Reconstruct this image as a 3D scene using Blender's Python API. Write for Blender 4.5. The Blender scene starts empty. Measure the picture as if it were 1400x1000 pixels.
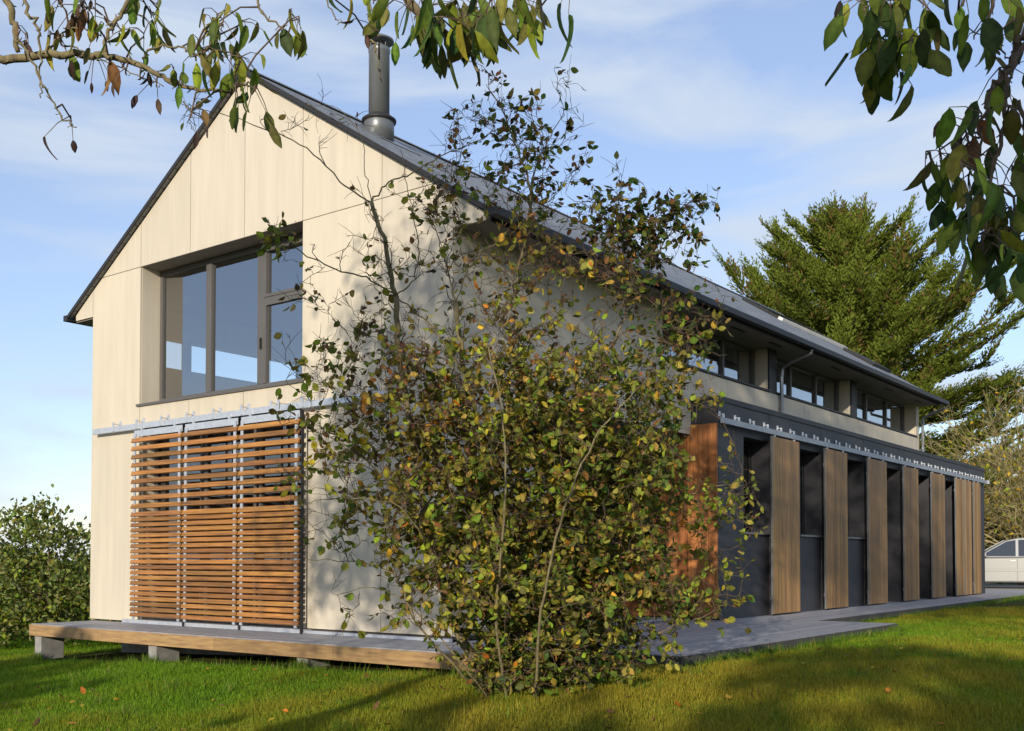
import bpy, bmesh, math, random
import numpy as np
from mathutils import Vector, Matrix
from math import sin, cos, pi, radians

random.seed(7)
rng = np.random.default_rng(11)
scene = bpy.context.scene
C = scene.collection

# ------------------------------------------------------------------ sun, world, camera
SUN_EL, SUN_AZ = radians(14.0), radians(20.0)      # azimuth measured from -Y towards +X
S = Vector((sin(SUN_AZ) * cos(SUN_EL), -cos(SUN_AZ) * cos(SUN_EL), sin(SUN_EL)))

world = bpy.data.worlds.new("World"); scene.world = world
world.use_nodes = True
nt = world.node_tree; nt.nodes.clear()
wo = nt.nodes.new('ShaderNodeOutputWorld'); bg = nt.nodes.new('ShaderNodeBackground')
sky = nt.nodes.new('ShaderNodeTexSky'); sky.sky_type = 'NISHITA'; sky.sun_disc = False
sky.sun_elevation = SUN_EL; sky.sun_rotation = pi - SUN_AZ
sky.air_density = 1.0; sky.dust_density = 0.3; sky.ozone_density = 2.0
tc = nt.nodes.new('ShaderNodeTexCoord'); mp = nt.nodes.new('ShaderNodeMapping')
mp.inputs['Scale'].default_value = (1.0, 1.0, 4.4); mp.inputs['Rotation'].default_value = (0.15, 0.1, 0.5)
n1 = nt.nodes.new('ShaderNodeTexNoise'); n1.inputs['Scale'].default_value = 3.0; n1.inputs['Detail'].default_value = 6; n1.inputs['Roughness'].default_value = .52; n1.inputs['Distortion'].default_value = .5
cr = nt.nodes.new('ShaderNodeValToRGB'); cr.color_ramp.elements[0].position = .44; cr.color_ramp.elements[1].position = .64
cr.color_ramp.elements[0].color = (.30, .30, .30, 1); cr.color_ramp.elements[1].color = (.92, .92, .92, 1)
mx = nt.nodes.new('ShaderNodeMix'); mx.data_type = 'RGBA'
mx.inputs[7].default_value = (4.8, 5.5, 6.5, 1)
nt.links.new(tc.outputs['Generated'], mp.inputs['Vector']); nt.links.new(mp.outputs[0], n1.inputs['Vector'])
nt.links.new(n1.outputs['Fac'], cr.inputs[0]); nt.links.new(cr.outputs[0], mx.inputs[0])
sm = nt.nodes.new('ShaderNodeMix'); sm.data_type = 'RGBA'; sm.blend_type = 'MULTIPLY'; sm.inputs[0].default_value = 1; sm.inputs[7].default_value = (1.45, 1.4, 1.6, 1)
nt.links.new(sky.outputs[0], sm.inputs[6]); nt.links.new(sm.outputs[2], mx.inputs[6]); nt.links.new(mx.outputs[2], bg.inputs[0])
bg.inputs[1].default_value = 0.135
nt.links.new(bg.outputs[0], wo.inputs[0])

sl = bpy.data.lights.new('sun', 'SUN'); sl.energy = 4.3; sl.angle = radians(.6); sl.color = (1, .89, .73)
so = bpy.data.objects.new('sun', sl); C.objects.link(so)
so.rotation_euler = S.to_track_quat('Z', 'Y').to_euler()

CAM = Vector((14.817, -8.965, .912)); YAW = .64826; PIT = .0274; F = 1449.6
cd = bpy.data.cameras.new('camera'); cam = bpy.data.objects.new('camera', cd); C.objects.link(cam)
cam.location = CAM; cam.rotation_euler = (pi / 2 + PIT, 0, YAW)
cd.sensor_width = 36; cd.lens = 36 * F / 1400; cd.shift_x = 0; cd.shift_y = (725.9 - 500) / 1400
cd.clip_start = .05; cd.clip_end = 3000
scene.camera = cam
scene.view_settings.view_transform = 'Standard'; scene.view_settings.look = 'None'
scene.view_settings.exposure = 0.0; scene.view_settings.gamma = 1
scene.cycles.max_bounces = 8; scene.cycles.transparent_max_bounces = 12
scene.cycles.use_denoising = True

# ------------------------------------------------------------------ materials
def new_mat(name):
    m = bpy.data.materials.new(name); m.use_nodes = True
    t = m.node_tree; return m, t, t.nodes['Principled BSDF']
def nd(t, k, **kw):
    n = t.nodes.new(k)
    for a, b in kw.items():
        if a in n.inputs: n.inputs[a].default_value = b
        else: setattr(n, a, b)
    return n
def surf(name, col, rough=.6, metal=0, var=.12, scale=(3, 3, 3), nscale=1.0, detail=5, bump=0, bscale=60, col2=None, attr=True, spec=.5):
    m, t, p = new_mat(name)
    g = nd(t, 'ShaderNodeNewGeometry'); mpn = nd(t, 'ShaderNodeMapping'); mpn.inputs['Scale'].default_value = scale
    t.links.new(g.outputs['Position'], mpn.inputs['Vector'])
    nz = nd(t, 'ShaderNodeTexNoise', Scale=nscale, Detail=detail, Roughness=.6)
    t.links.new(mpn.outputs[0], nz.inputs['Vector'])
    r = nd(t, 'ShaderNodeValToRGB'); r.color_ramp.elements[0].position = .3; r.color_ramp.elements[1].position = .7
    c2 = col2 or tuple(c * (1 - 2 * var) for c in col); c1 = tuple(min(1, c * (1 + var)) for c in col)
    r.color_ramp.elements[0].color = (*c2, 1); r.color_ramp.elements[1].color = (*c1, 1)
    t.links.new(nz.outputs['Fac'], r.inputs[0])
    out = r.outputs[0]
    if attr:
        a = nd(t, 'ShaderNodeAttribute', attribute_name='Col')
        mm = nd(t, 'ShaderNodeMix', data_type='RGBA', blend_type='MULTIPLY'); mm.inputs[0].default_value = 1
        t.links.new(out, mm.inputs[6]); t.links.new(a.outputs['Color'], mm.inputs[7]); out = mm.outputs[2]
    t.links.new(out, p.inputs['Base Color'])
    p.inputs['Roughness'].default_value = rough; p.inputs['Metallic'].default_value = metal
    p.inputs['Specular IOR Level'].default_value = spec
    if bump:
        b = nd(t, 'ShaderNodeBump', Strength=bump, Distance=.01); n2 = nd(t, 'ShaderNodeTexNoise', Scale=bscale, Detail=4)
        t.links.new(mpn.outputs[0], n2.inputs['Vector']); t.links.new(n2.outputs['Fac'], b.inputs['Height']); t.links.new(b.outputs[0], p.inputs['Normal'])
    return m
M = {}
M['cream'] = surf('cream_fibre_cement', (.605, .54, .43), .75, var=.05, scale=(5, 5, .45), nscale=1.2, bump=.05)
M['backing'] = surf('dark_backing', (.06, .055, .05), .9)
M['frame'] = surf('grey_aluminium', (.105, .098, .092), .45, var=.05, spec=.5)
M['darkframe'] = surf('dark_aluminium', (.028, .028, .03), .55, var=.05, spec=.3)
M['soffit'] = surf('soffit_board', (.24, .205, .18), .7, var=.06)
M['anthracite'] = surf('anthracite_cladding', (.034, .034, .040), .6, var=.08, scale=(1, 1, .4), nscale=1.5)
M['steel'] = surf('galvanised_steel', (.62, .65, .70), .42, metal=.55, var=.08, scale=(8, 8, 8), nscale=2)
M['dullsteel'] = surf('dull_steel', (.33, .35, .38), .5, metal=.5, var=.1, scale=(8, 8, 8), nscale=2)
M['zinc'] = surf('zinc', (.24, .245, .25), .35, metal=.6, var=.06)
M['flue'] = surf('flue_metal', (.17, .18, .185), .38, metal=.35, var=.04)
M['slatwood'] = surf('oiled_larch', (.37, .168, .036), .5, var=.28, scale=(1.2, 30, 30), nscale=1.6, bump=.12, bscale=3)
M['boardwood'] = surf('weathered_larch', (.36, .20, .064), .6, var=.25, scale=(40, 40, 1.1), nscale=1, bump=.15, bscale=2, col2=(.16, .095, .045))
M['redwood'] = surf('fresh_larch', (.50, .20, .06), .55, var=.2, scale=(30, 30, 1), nscale=1.2, bump=.12, bscale=2, col2=(.27, .10, .035))
M['fascia'] = surf('fascia_timber', (.36, .23, .095), .65, var=.2, scale=(2.0, 6, 22), nscale=1.3, bump=.15, bscale=3, col2=(.21, .12, .06))
M['deck'] = surf('silvered_deck', (.34, .33, .345), .6, var=.13, scale=(5, 5, 5), nscale=1.5, bump=.1, bscale=20)
M['concrete'] = surf('concrete', (.30, .29, .27), .9, var=.12, scale=(9, 9, 9), bump=.2)
M['paint'] = surf('interior_plaster', (.42, .42, .43), .8, var=.03)
M['floorin'] = surf('interior_floor', (.2, .17, .14), .6, var=.1)
M['bark'] = surf('bark', (.16, .12, .075), .85, var=.35, scale=(14, 14, 7), nscale=1.3, bump=.5, bscale=4, col2=(.06, .05, .035))
M['greenbark'] = surf('lichen_bark', (.21, .175, .085), .85, var=.3, scale=(25, 25, 10), nscale=1.5, bump=.4, bscale=3, col2=(.10, .08, .045))
M['twig'] = surf('twig_bark', (.13, .09, .06), .8, var=.25, scale=(20, 20, 20))
M['gravel'] = surf('gravel', (.40, .37, .32), .95, var=.3, scale=(12, 12, 12), nscale=3, bump=.4)
M['rubber'] = surf('rubber', (.02, .02, .02), .8)
M['carpaint'] = surf('silver_paint', (.24, .245, .24), .3, metal=.35, var=.01, attr=False)
M['chrome'] = surf('alloy', (.5, .5, .5), .3, metal=.9, var=.03)
M['redlens'] = surf('red_lens', (.35, .02, .02), .2)
M['clearlens'] = surf('clear_lens', (.7, .7, .7), .1)

def slate():
    m, t, p = new_mat('slate')
    g = nd(t, 'ShaderNodeNewGeometry'); sx = nd(t, 'ShaderNodeSeparateXYZ'); cx = nd(t, 'ShaderNodeCombineXYZ')
    mu = nd(t, 'ShaderNodeMath', operation='MULTIPLY'); mu.inputs[1].default_value = 1.837
    t.links.new(g.outputs['Position'], sx.inputs[0]); t.links.new(sx.outputs['Y'], cx.inputs['X']); t.links.new(sx.outputs['Z'], mu.inputs[0]); t.links.new(mu.outputs[0], cx.inputs['Y'])
    b = nd(t, 'ShaderNodeTexBrick', Scale=1.0); b.inputs['Brick Width'].default_value = .28; b.inputs['Row Height'].default_value = .19; b.inputs['Mortar Size'].default_value = .008
    b.inputs['Color1'].default_value = (.25, .255, .27, 1); b.inputs['Color2'].default_value = (.16, .165, .18, 1); b.inputs['Mortar'].default_value = (.03, .03, .035, 1); b.inputs['Bias'].default_value = -.1
    t.links.new(cx.outputs[0], b.inputs['Vector'])
    n = nd(t, 'ShaderNodeTexNoise', Scale=1.3, Detail=6); t.links.new(g.outputs['Position'], n.inputs['Vector'])
    r = nd(t, 'ShaderNodeValToRGB'); r.color_ramp.elements[0].color = (.65, .68, .66, 1); r.color_ramp.elements[1].color = (1.25, 1.22, 1.15, 1)
    t.links.new(n.outputs['Fac'], r.inputs[0])
    mm = nd(t, 'ShaderNodeMix', data_type='RGBA', blend_type='MULTIPLY'); mm.inputs[0].default_value = 1
    t.links.new(b.outputs['Color'], mm.inputs[6]); t.links.new(r.outputs[0], mm.inputs[7]); t.links.new(mm.outputs[2], p.inputs['Base Color'])
    p.inputs['Roughness'].default_value = .55
    bp = nd(t, 'ShaderNodeBump', Strength=.5, Distance=.01); t.links.new(b.outputs['Fac'], bp.inputs['Height']); bp.invert = True
    t.links.new(bp.outputs[0], p.inputs['Normal'])
    return m
M['slate'] = slate()

def glass(name, base, tint):
    m, t, p = new_mat(name); t.nodes.remove(p)
    out = t.nodes['Material Output']
    fr = nd(t, 'ShaderNodeFresnel', IOR=1.5); ad = nd(t, 'ShaderNodeMath', operation='ADD', use_clamp=True); ad.inputs[1].default_value = base
    tr = nd(t, 'ShaderNodeBsdfTransparent'); tr.inputs[0].default_value = (*tint, 1)
    gl = nd(t, 'ShaderNodeBsdfGlossy', Roughness=.005); gl.inputs[0].default_value = (.95, .97, 1, 1)
    mxs = nd(t, 'ShaderNodeMixShader')
    bf = nd(t, 'ShaderNodeNewGeometry'); iv = nd(t, 'ShaderNodeMath', operation='SUBTRACT'); iv.inputs[0].default_value = 1; t.links.new(bf.outputs['Backfacing'], iv.inputs[1])
    mu = nd(t, 'ShaderNodeMath', operation='MULTIPLY'); t.links.new(ad.outputs[0], mu.inputs[0]); t.links.new(iv.outputs[0], mu.inputs[1])
    t.links.new(fr.outputs[0], ad.inputs[0]); t.links.new(mu.outputs[0], mxs.inputs[0]); t.links.new(tr.outputs[0], mxs.inputs[1]); t.links.new(gl.outputs[0], mxs.inputs[2])
    t.links.new(mxs.outputs[0], out.inputs[0])
    return m
M['glass'] = glass('window_glass', .30, (.86, .9, .9))
M['dglass'] = glass('dark_window_glass', .06, (.45, .47, .5))

M['dglass2'] = glass('door_glass', .12, (.6, .63, .66))
def leafmat(name, trans=.35, rough=.5, spec=.35):
    m, t, p = new_mat(name)
    a = nd(t, 'ShaderNodeAttribute', attribute_name='Col')
    g = nd(t, 'ShaderNodeNewGeometry'); n = nd(t, 'ShaderNodeTexNoise', Scale=45, Detail=3); t.links.new(g.outputs['Position'], n.inputs['Vector'])
    r = nd(t, 'ShaderNodeValToRGB'); r.color_ramp.elements[0].position = .3; r.color_ramp.elements[1].position = .7
    r.color_ramp.elements[0].color = (.68, .66, .6, 1); r.color_ramp.elements[1].color = (1.2, 1.2, 1.1, 1); t.links.new(n.outputs['Fac'], r.inputs[0])
    mm = nd(t, 'ShaderNodeMix', data_type='RGBA', blend_type='MULTIPLY'); mm.inputs[0].default_value = 1
    t.links.new(a.outputs['Color'], mm.inputs[6]); t.links.new(r.outputs[0], mm.inputs[7])
    t.links.new(mm.outputs[2], p.inputs['Base Color']); p.inputs['Roughness'].default_value = rough; p.inputs['Specular IOR Level'].default_value = spec
    tl = nd(t, 'ShaderNodeBsdfTranslucent'); t.links.new(mm.outputs[2], tl.inputs[0])
    ms = nd(t, 'ShaderNodeMixShader'); ms.inputs[0].default_value = trans
    t.links.new(p.outputs[0], ms.inputs[1]); t.links.new(tl.outputs[0], ms.inputs[2]); t.links.new(ms.outputs[0], t.nodes['Material Output'].inputs[0])
    return m
M['leaf'] = leafmat('leaf', .33, .6, .25)
M['needle'] = leafmat('needle', .12, .7, .2)
M['blade'] = leafmat('grass_blade', .35, .6, .25)

def lawnmat():
    m, t, p = new_mat('lawn_soil')
    g = nd(t, 'ShaderNodeNewGeometry'); n = nd(t, 'ShaderNodeTexNoise', Scale=.45, Detail=8, Roughness=.65); t.links.new(g.outputs['Position'], n.inputs['Vector'])
    r = nd(t, 'ShaderNodeValToRGB'); r.color_ramp.elements[0].position = .35; r.color_ramp.elements[1].position = .65
    r.color_ramp.elements[0].color = (.035, .07, .008, 1); r.color_ramp.elements[1].color = (.09, .085, .018, 1); t.links.new(n.outputs['Fac'], r.inputs[0])
    n2 = nd(t, 'ShaderNodeTexNoise', Scale=60, Detail=4); t.links.new(g.outputs['Position'], n2.inputs['Vector'])
    mm = nd(t, 'ShaderNodeMix', data_type='RGBA', blend_type='MULTIPLY'); mm.inputs[0].default_value = .8
    r2 = nd(t, 'ShaderNodeValToRGB'); r2.color_ramp.elements[0].position = .3; r2.color_ramp.elements[1].position = .7; r2.color_ramp.elements[0].color = (.4, .4, .4, 1); r2.color_ramp.elements[1].color = (1.3, 1.3, 1.3, 1); t.links.new(n2.outputs['Fac'], r2.inputs[0])
    t.links.new(r.outputs[0], mm.inputs[6]); t.links.new(r2.outputs[0], mm.inputs[7]); t.links.new(mm.outputs[2], p.inputs['Base Color'])
    p.inputs['Roughness'].default_value = .95; p.inputs['Specular IOR Level'].default_value = .1
    b = nd(t, 'ShaderNodeBump', Strength=.8, Distance=.03); t.links.new(n2.outputs['Fac'], b.inputs['Height']); t.links.new(b.outputs[0], p.inputs['Normal'])
    return m
M['lawn'] = lawnmat()

# ------------------------------------------------------------------ mesh helpers
class MB:
    def __init__(s): s.v = []; s.f = []; s.c = []; s.pc = []
    def add(s, vs, fs, col=(1, 1, 1)):
        k = len(s.v); s.pc.append((vs, fs, col)); s.v += [tuple(v) for v in vs]; s.f += [tuple(i + k for i in f) for f in fs]; s.c += [col] * len(vs); return s
    def box(s, x0, x1, y0, y1, z0, z1, col=(1, 1, 1), rot=None):
        vs = [(x, y, z) for x in (x0, x1) for y in (y0, y1) for z in (z0, z1)]
        if rot:
            c = Vector(((x0 + x1) / 2, (y0 + y1) / 2, (z0 + z1) / 2)); vs = [tuple(rot @ (Vector(v) - c) + c) for v in vs]
        return s.add(vs, [(0, 1, 3, 2), (4, 6, 7, 5), (0, 4, 5, 1), (2, 3, 7, 6), (0, 2, 6, 4), (1, 5, 7, 3)], col)
    def prism(s, poly, axis, a, b, col=(1, 1, 1)):
        # poly: 2-D points in the plane normal to axis ('y': (x,z), 'x': (y,z), 'z': (x,y))
        def P(p, w): return {'y': (p[0], w, p[1]), 'x': (w, p[0], p[1]), 'z': (p[0], p[1], w)}[axis]
        n = len(poly); vs = [P(p, a) for p in poly] + [P(p, b) for p in poly]
        fs = [tuple(range(n)), tuple(reversed(range(n, 2 * n)))] + [(i, i + n, (i + 1) % n + n, (i + 1) % n) for i in range(n)]
        return s.add(vs, fs, col)
    def tube(s, pts, rad, seg=6, col=(1, 1, 1), caps=True):
        pts = [Vector(p) for p in pts]; n = len(pts)
        if not hasattr(rad, '__len__'): rad = [rad] * n
        vs = []; prev = None
        for i, p in enumerate(pts):
            d = (pts[min(i + 1, n - 1)] - pts[max(i - 1, 0)])
            d = d.normalized() if d.length > 1e-9 else Vector((0, 0, 1))
            if prev is None: a = d.orthogonal().normalized()
            else:
                a = prev - d * prev.dot(d); a = a.normalized() if a.length > 1e-6 else d.orthogonal().normalized()
            prev = a; b = d.cross(a)
            for k in range(seg):
                t = 2 * pi * k / seg; vs.append(p + (a * cos(t) + b * sin(t)) * rad[i])
        fs = [(i * seg + k, i * seg + (k + 1) % seg, (i + 1) * seg + (k + 1) % seg, (i + 1) * seg + k) for i in range(n - 1) for k in range(seg)]
        if caps: fs += [tuple(reversed(range(seg))), tuple(range((n - 1) * seg, n * seg))]
        return s.add(vs, fs, col)
    def lathe(s, prof, cx, cy, seg=24, col=(1, 1, 1)):
        vs = [(cx + r * cos(2 * pi * k / seg), cy + r * sin(2 * pi * k / seg), z) for r, z in prof for k in range(seg)]
        n = len(prof)
        fs = [(i * seg + k, i * seg + (k + 1) % seg, (i + 1) * seg + (k + 1) % seg, (i + 1) * seg + k) for i in range(n - 1) for k in range(seg)]
        fs += [tuple(reversed(range(seg))), tuple(range((n - 1) * seg, n * seg))]
        return s.add(vs, fs, col)
    def build(s, name, mat, parent=None, smooth=False, bevel=0):
        me = bpy.data.meshes.new(name); off = Vector((0, 0, 0))
        if parent is not None: off = world_loc(parent)
        me.from_pydata([(v[0] - off[0], v[1] - off[1], v[2] - off[2]) for v in s.v], [], s.f)
        ca = me.color_attributes.new('Col', 'FLOAT_COLOR', 'POINT')
        ca.data.foreach_set('color', [x for c in s.c for x in (*c, 1)])
        me.materials.append(mat)
        bm = bmesh.new(); bm.from_mesh(me); bmesh.ops.recalc_face_normals(bm, faces=bm.faces); bm.to_mesh(me); bm.free()
        if smooth: me.polygons.foreach_set('use_smooth', [True] * len(me.polygons))
        o = bpy.data.objects.new(name, me); C.objects.link(o)
        if parent is not None: o.parent = parent
        if bevel:
            b = o.modifiers.new('bevel', 'BEVEL'); b.width = bevel; b.segments = 2; b.limit_method = 'ANGLE'
        return o
def split_build(mb, name, mat, parent=None, **k):
    out = []
    for vs, fs, c in mb.pc:
        m = MB(); m.add(vs, fs, c); out.append(m.build(name, mat, parent, **k))
    return out
def world_loc(o):
    v = Vector((0, 0, 0))
    while o is not None: v = v + o.location; o = o.parent
    return v
def tag(o, label=None, cat=None, group=None, kind=None):
    if label: o['label'] = label
    if cat: o['category'] = cat
    if group: o['group'] = group
    if kind: o['kind'] = kind
    return o
def empty(name, loc, label=None, cat=None, group=None, kind=None):
    o = bpy.data.objects.new(name, None); C.objects.link(o); o.location = loc; o.empty_display_size = .3
    return tag(o, label, cat, group, kind)

def np_mesh(name, V, faces_idx, loop_n, cols, mat, parent=None, smooth=False):
    me = bpy.data.meshes.new(name)
    if parent is not None: V = V - np.array(world_loc(parent))[None, :]
    nf = len(faces_idx) // loop_n
    me.vertices.add(len(V)); me.vertices.foreach_set('co', V.astype(np.float32).ravel())
    me.loops.add(len(faces_idx)); me.loops.foreach_set('vertex_index', faces_idx.astype(np.int32))
    me.polygons.add(nf); me.polygons.foreach_set('loop_start', np.arange(0, nf * loop_n, loop_n, dtype=np.int32))
    try: me.polygons.foreach_set('loop_total', np.full(nf, loop_n, dtype=np.int32))
    except Exception: pass
    me.update(calc_edges=True)
    ca = me.color_attributes.new('Col', 'FLOAT_COLOR', 'POINT')
    cc = np.ones((len(V), 4), np.float32); cc[:, :3] = cols; ca.data.foreach_set('color', cc.ravel())
    me.materials.append(mat); me.validate()
    if smooth: me.polygons.foreach_set('use_smooth', np.ones(len(me.polygons), bool))
    o = bpy.data.objects.new(name, me); C.objects.link(o)
    if parent is not None: o.parent = parent
    return o
def unit(a): return a / (np.linalg.norm(a, axis=-1, keepdims=True) + 1e-9)
def instance(name, tv, tf, pos, axis, side, scale, cols, mat, parent=None, wid=1.0, smooth=True, curl=None):
    """many copies of a small template laid along axis (x of template) with width along side"""
    a = unit(axis); n = unit(np.cross(a, side)); b = np.cross(n, a)
    tv = np.array(tv, float); tf = np.array(tf)
    N, K = len(pos), len(tv)
    sc = np.broadcast_to(np.asarray(scale, float).reshape(-1, 1), (N, 1)); wd = np.broadcast_to(np.asarray(wid, float).reshape(-1, 1), (N, 1))
    tx = tv[None, :, 0]; ty = tv[None, :, 1]; tz = np.repeat(tv[None, :, 2], N, 0)
    if curl is not None: tz = tz - curl.reshape(-1, 1) * tx ** 2
    V = pos[:, None, :] + sc[:, :, None] * (tx[:, :, None] * a[:, None, :] + (ty * wd)[:, :, None] * b[:, None, :] + tz[:, :, None] * n[:, None, :])
    Fi = (tf[None, :, :] + (np.arange(N) * K)[:, None, None]).reshape(-1)
    cc = np.repeat(cols, K, axis=0)
    if K > 8: cc = cc * np.tile(np.where(np.abs(tv[:, 1]) < 1e-6, 1.3, .9), N)[:, None]      # paler midrib
    return np_mesh(name, V.reshape(-1, 3), Fi, tf.shape[1], cc, mat, parent, smooth)
# leaf templates: x along the blade 0..1
LEAF_V = [(0, 0, 0), (.22, .24, .05), (.22, -.24, .05), (.55, .33, .07), (.55, -.33, .07), (.25, 0, -.02), (.57, 0, -.03), (.82, .2, .04), (.82, -.2, .04), (.84, 0, -.02), (1, 0, -.05)]
LEAF_F = [(0, 5, 1), (0, 2, 5), (1, 5, 3), (5, 6, 3), (2, 4, 5), (5, 4, 6), (3, 6, 7), (6, 9, 7), (4, 8, 6), (6, 8, 9), (7, 9, 10), (9, 8, 10)]
_st = [(0, 0), (.07, .10), (.2, .235), (.38, .32), (.56, .315), (.72, .25), (.85, .155), (.94, .07), (1, 0)]
BIG_V = [(0, 0, 0)]; BIG_F = []
for _i, (_x, _w) in enumerate(_st[1:-1]): BIG_V += [(_x, _w * (1 + .05 * (-1) ** _i), .07 - .03 * _x), (_x, 0, -.02), (_x, -_w * (1 - .05 * (-1) ** _i), .07 - .03 * _x)]
BIG_V.append((1, 0, -.03)); _n = len(BIG_V) - 1
BIG_F += [(0, 2, 1), (0, 3, 2)]
for _i in range(6):
    _a = 1 + 3 * _i; BIG_F += [(_a, _a + 1, _a + 4), (_a, _a + 4, _a + 3), (_a + 1, _a + 2, _a + 5), (_a + 1, _a + 5, _a + 4)]
BIG_F += [(_n - 3, _n - 2, _n), (_n - 2, _n - 1, _n)]
TRI_V = [(0, -.5, 0), (0, .5, 0), (1, 0, 0)]; TRI_F = [(0, 1, 2)]
QUAD_V = [(0, -.12, 0), (0, .12, 0), (.5, .5, .03), (.5, -.5, .03), (1, 0, 0)]; QUAD_F = [(0, 1, 2), (0, 2, 3), (3, 2, 4)]

def gz(x, y):
    x = np.asarray(x, float); y = np.asarray(y, float)
    g = -.47 + .038 * (np.clip(x, -6, 10) - 1) + .06 * np.clip(y + 1, -14, 0)
    k = np.clip((y - 8) / 14, 0, 1); g = g * (1 - k) + (-.06) * k
    g = g + .012 * np.sin(x * .9 + 1) * np.sin(y * .7)
    return g

# ------------------------------------------------------------------ ground
def ground():
    xs = np.concatenate([[-1500, -400, -120, -60, -35], np.linspace(-20, 32, 80), [45, 80, 200, 600, 1500]])
    ys = np.concatenate([[-1500, -400, -120, -60, -35], np.linspace(-22, 46, 100), [60, 90, 200, 600, 1500]])
    X, Y = np.meshgrid(xs, ys, indexing='ij'); Z = gz(X, Y)
    V = np.stack([X, Y, Z], -1).reshape(-1, 3); n = len(ys)
    i, j = np.meshgrid(np.arange(len(xs) - 1), np.arange(n - 1), indexing='ij')
    q = np.stack([i * n + j, (i + 1) * n + j, (i + 1) * n + j + 1, i * n + j + 1], -1).reshape(-1)
    o = np_mesh('lawn', V, q, 4, np.ones((len(V), 3)), M['lawn'], smooth=True); tag(o, 'green lawn in patchy low sun in front of the house', kind='structure')
    mb = MB(); mb.box(-6, 45, 24.5, 42, -.045, -.02); o = mb.build('driveway', M['gravel']); tag(o, 'pale gravel driveway beyond the dark extension', kind='structure')
ground()

def grass():
    # blades inside the wedge the lawn shows, denser near the viewpoint
    fw = np.array([-sin(YAW), cos(YAW)]); rt = np.array([cos(YAW), sin(YAW)])
    P = []
    N = 620000
    d = 5.0 + 17 * rng.random(N) ** 1.35; u = (rng.random(N) * 1.16 - .58) * d
    x = CAM[0] + fw[0] * d + rt[0] * u; y = CAM[1] + fw[1] * d + rt[1] * u
    ok = ~((x > -.0) & (x < 8.6) & (y > -1.02)) & ~((x > 7) & (x < 10.03) & (y > 0) & (y < 6.6)) & ~((x > 7) & (x < 8.9) & (y > 6)) & (y < 24)
    x, y, d = x[ok], y[ok], d[ok]
    # under the leading edge of the raised deck only a few
    N = len(x); z = gz(x, y) - .004 - np.where((y > -1.35) & (x < 8.5), .02, 0)
    pos = np.stack([x, y, z], -1)
    ang = rng.random(N) * 2 * pi; lean = .25 + .5 * rng.random(N)
    axis = np.stack([np.cos(ang) * lean, np.sin(ang) * lean, np.ones(N)], -1)
    a2 = ang + pi / 2 + rng.normal(0, .4, N); side = np.stack([np.cos(a2), np.sin(a2), np.zeros(N)], -1)
    clump = np.sin(x * 3.1 + np.sin(y * 2.3)) * np.sin(y * 2.7 + np.sin(x * 1.9))
    h = (.035 + .03 * rng.random(N)) * (1 + .3 * clump) * (1 + .02 * d)
    h = h * np.where(rng.random(N) < .004, 2.2, 1)
    wid = (.0045 + .0007 * d) / h
    yel = np.clip(.45 + .35 * np.sin(x * .55 + 2.0) * np.cos(y * .42 + .6) + .25 * (x - 9) / 4 + .25 * clump + .2 * np.sin(x * 1.7 + y * 1.1) * np.sin(y * 1.3 - x * .6) + rng.normal(0, .2, N), 0, 1)[:, None]
    c = np.array([.15, .29, .012]) * (1 - yel) + np.array([.36, .30, .03]) * yel
    c = c * (.7 + .6 * rng.random((N, 1)))
    o = instance('grass', TRI_V, TRI_F, pos, axis, side, h, c, M['blade'], wid=wid, smooth=False)
    tag(o, 'short mown grass blades with yellowed patches', kind='stuff')
grass()
def tufts():
    P = []
    def run(x0, y0, x1, y1, n, w):
        t = rng.random(n); k = np.clip(rng.normal(0, 1, n), -2, 2); L = math.hypot(x1 - x0, y1 - y0)
        dens = .5 + .5 * np.sin(t * L * 4.1 + x0) * np.sin(t * L * 1.7 + 1); ok = rng.random(n) < dens + .15
        P.append(np.stack([x0 + (x1 - x0) * t + (y1 - y0) / L * abs(k) * w, y0 + (y1 - y0) * t - (x1 - x0) / L * abs(k) * w], -1)[ok])
    run(.1, -1.1, 8.4, -1.1, 900, .06); run(10.05, .0, 10.05, 6.5, 5200, .04); run(8.86, 6.6, 8.86, 24, 6000, .04); run(8.9, 6.56, 10.0, 6.56, 500, -.03)
    for x in (.2, 2.95, 5.75, 8.1): run(x - .05, -.98, x + .22, -.98, 260, .03)
    for k in range(130):
        d = 5.5 + 9 * rng.random(); u = (rng.random() - .5) * d; c = CAM + Vector((-sin(YAW), cos(YAW), 0)) * d + Vector((cos(YAW), sin(YAW), 0)) * u
        if (c.x < 8.7 and c.y > -1.2) or (7 < c.x < 10.2 and c.y > -.1): continue
        m = int(20 + 50 * rng.random()); P.append(np.array([[c.x, c.y]]) + rng.normal(0, .07, (m, 2)))
    p = np.concatenate(P); n = len(p); a = rng.random(n) * 2 * pi; ln = .3 + .55 * rng.random(n)
    axis = np.stack([np.cos(a) * ln, np.sin(a) * ln, np.ones(n)], -1); side = np.stack([-np.sin(a), np.cos(a), 0 * a], -1); h = .07 + .10 * rng.random(n) ** 1.5
    c = np.array([.13, .25, .02]) * (.6 + .7 * rng.random((n, 1))); c[rng.random(n) < .12] = (.38, .32, .12)
    o = instance('long_grass', TRI_V, TRI_F, np.stack([p[:, 0], p[:, 1], gz(p[:, 0], p[:, 1]) - .005], -1), axis, side, h, c, M['blade'], wid=.009 / h, smooth=False)
    tag(o, 'longer untrimmed grass tufts along the deck and paving edges', kind='stuff')
tufts()

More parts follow.
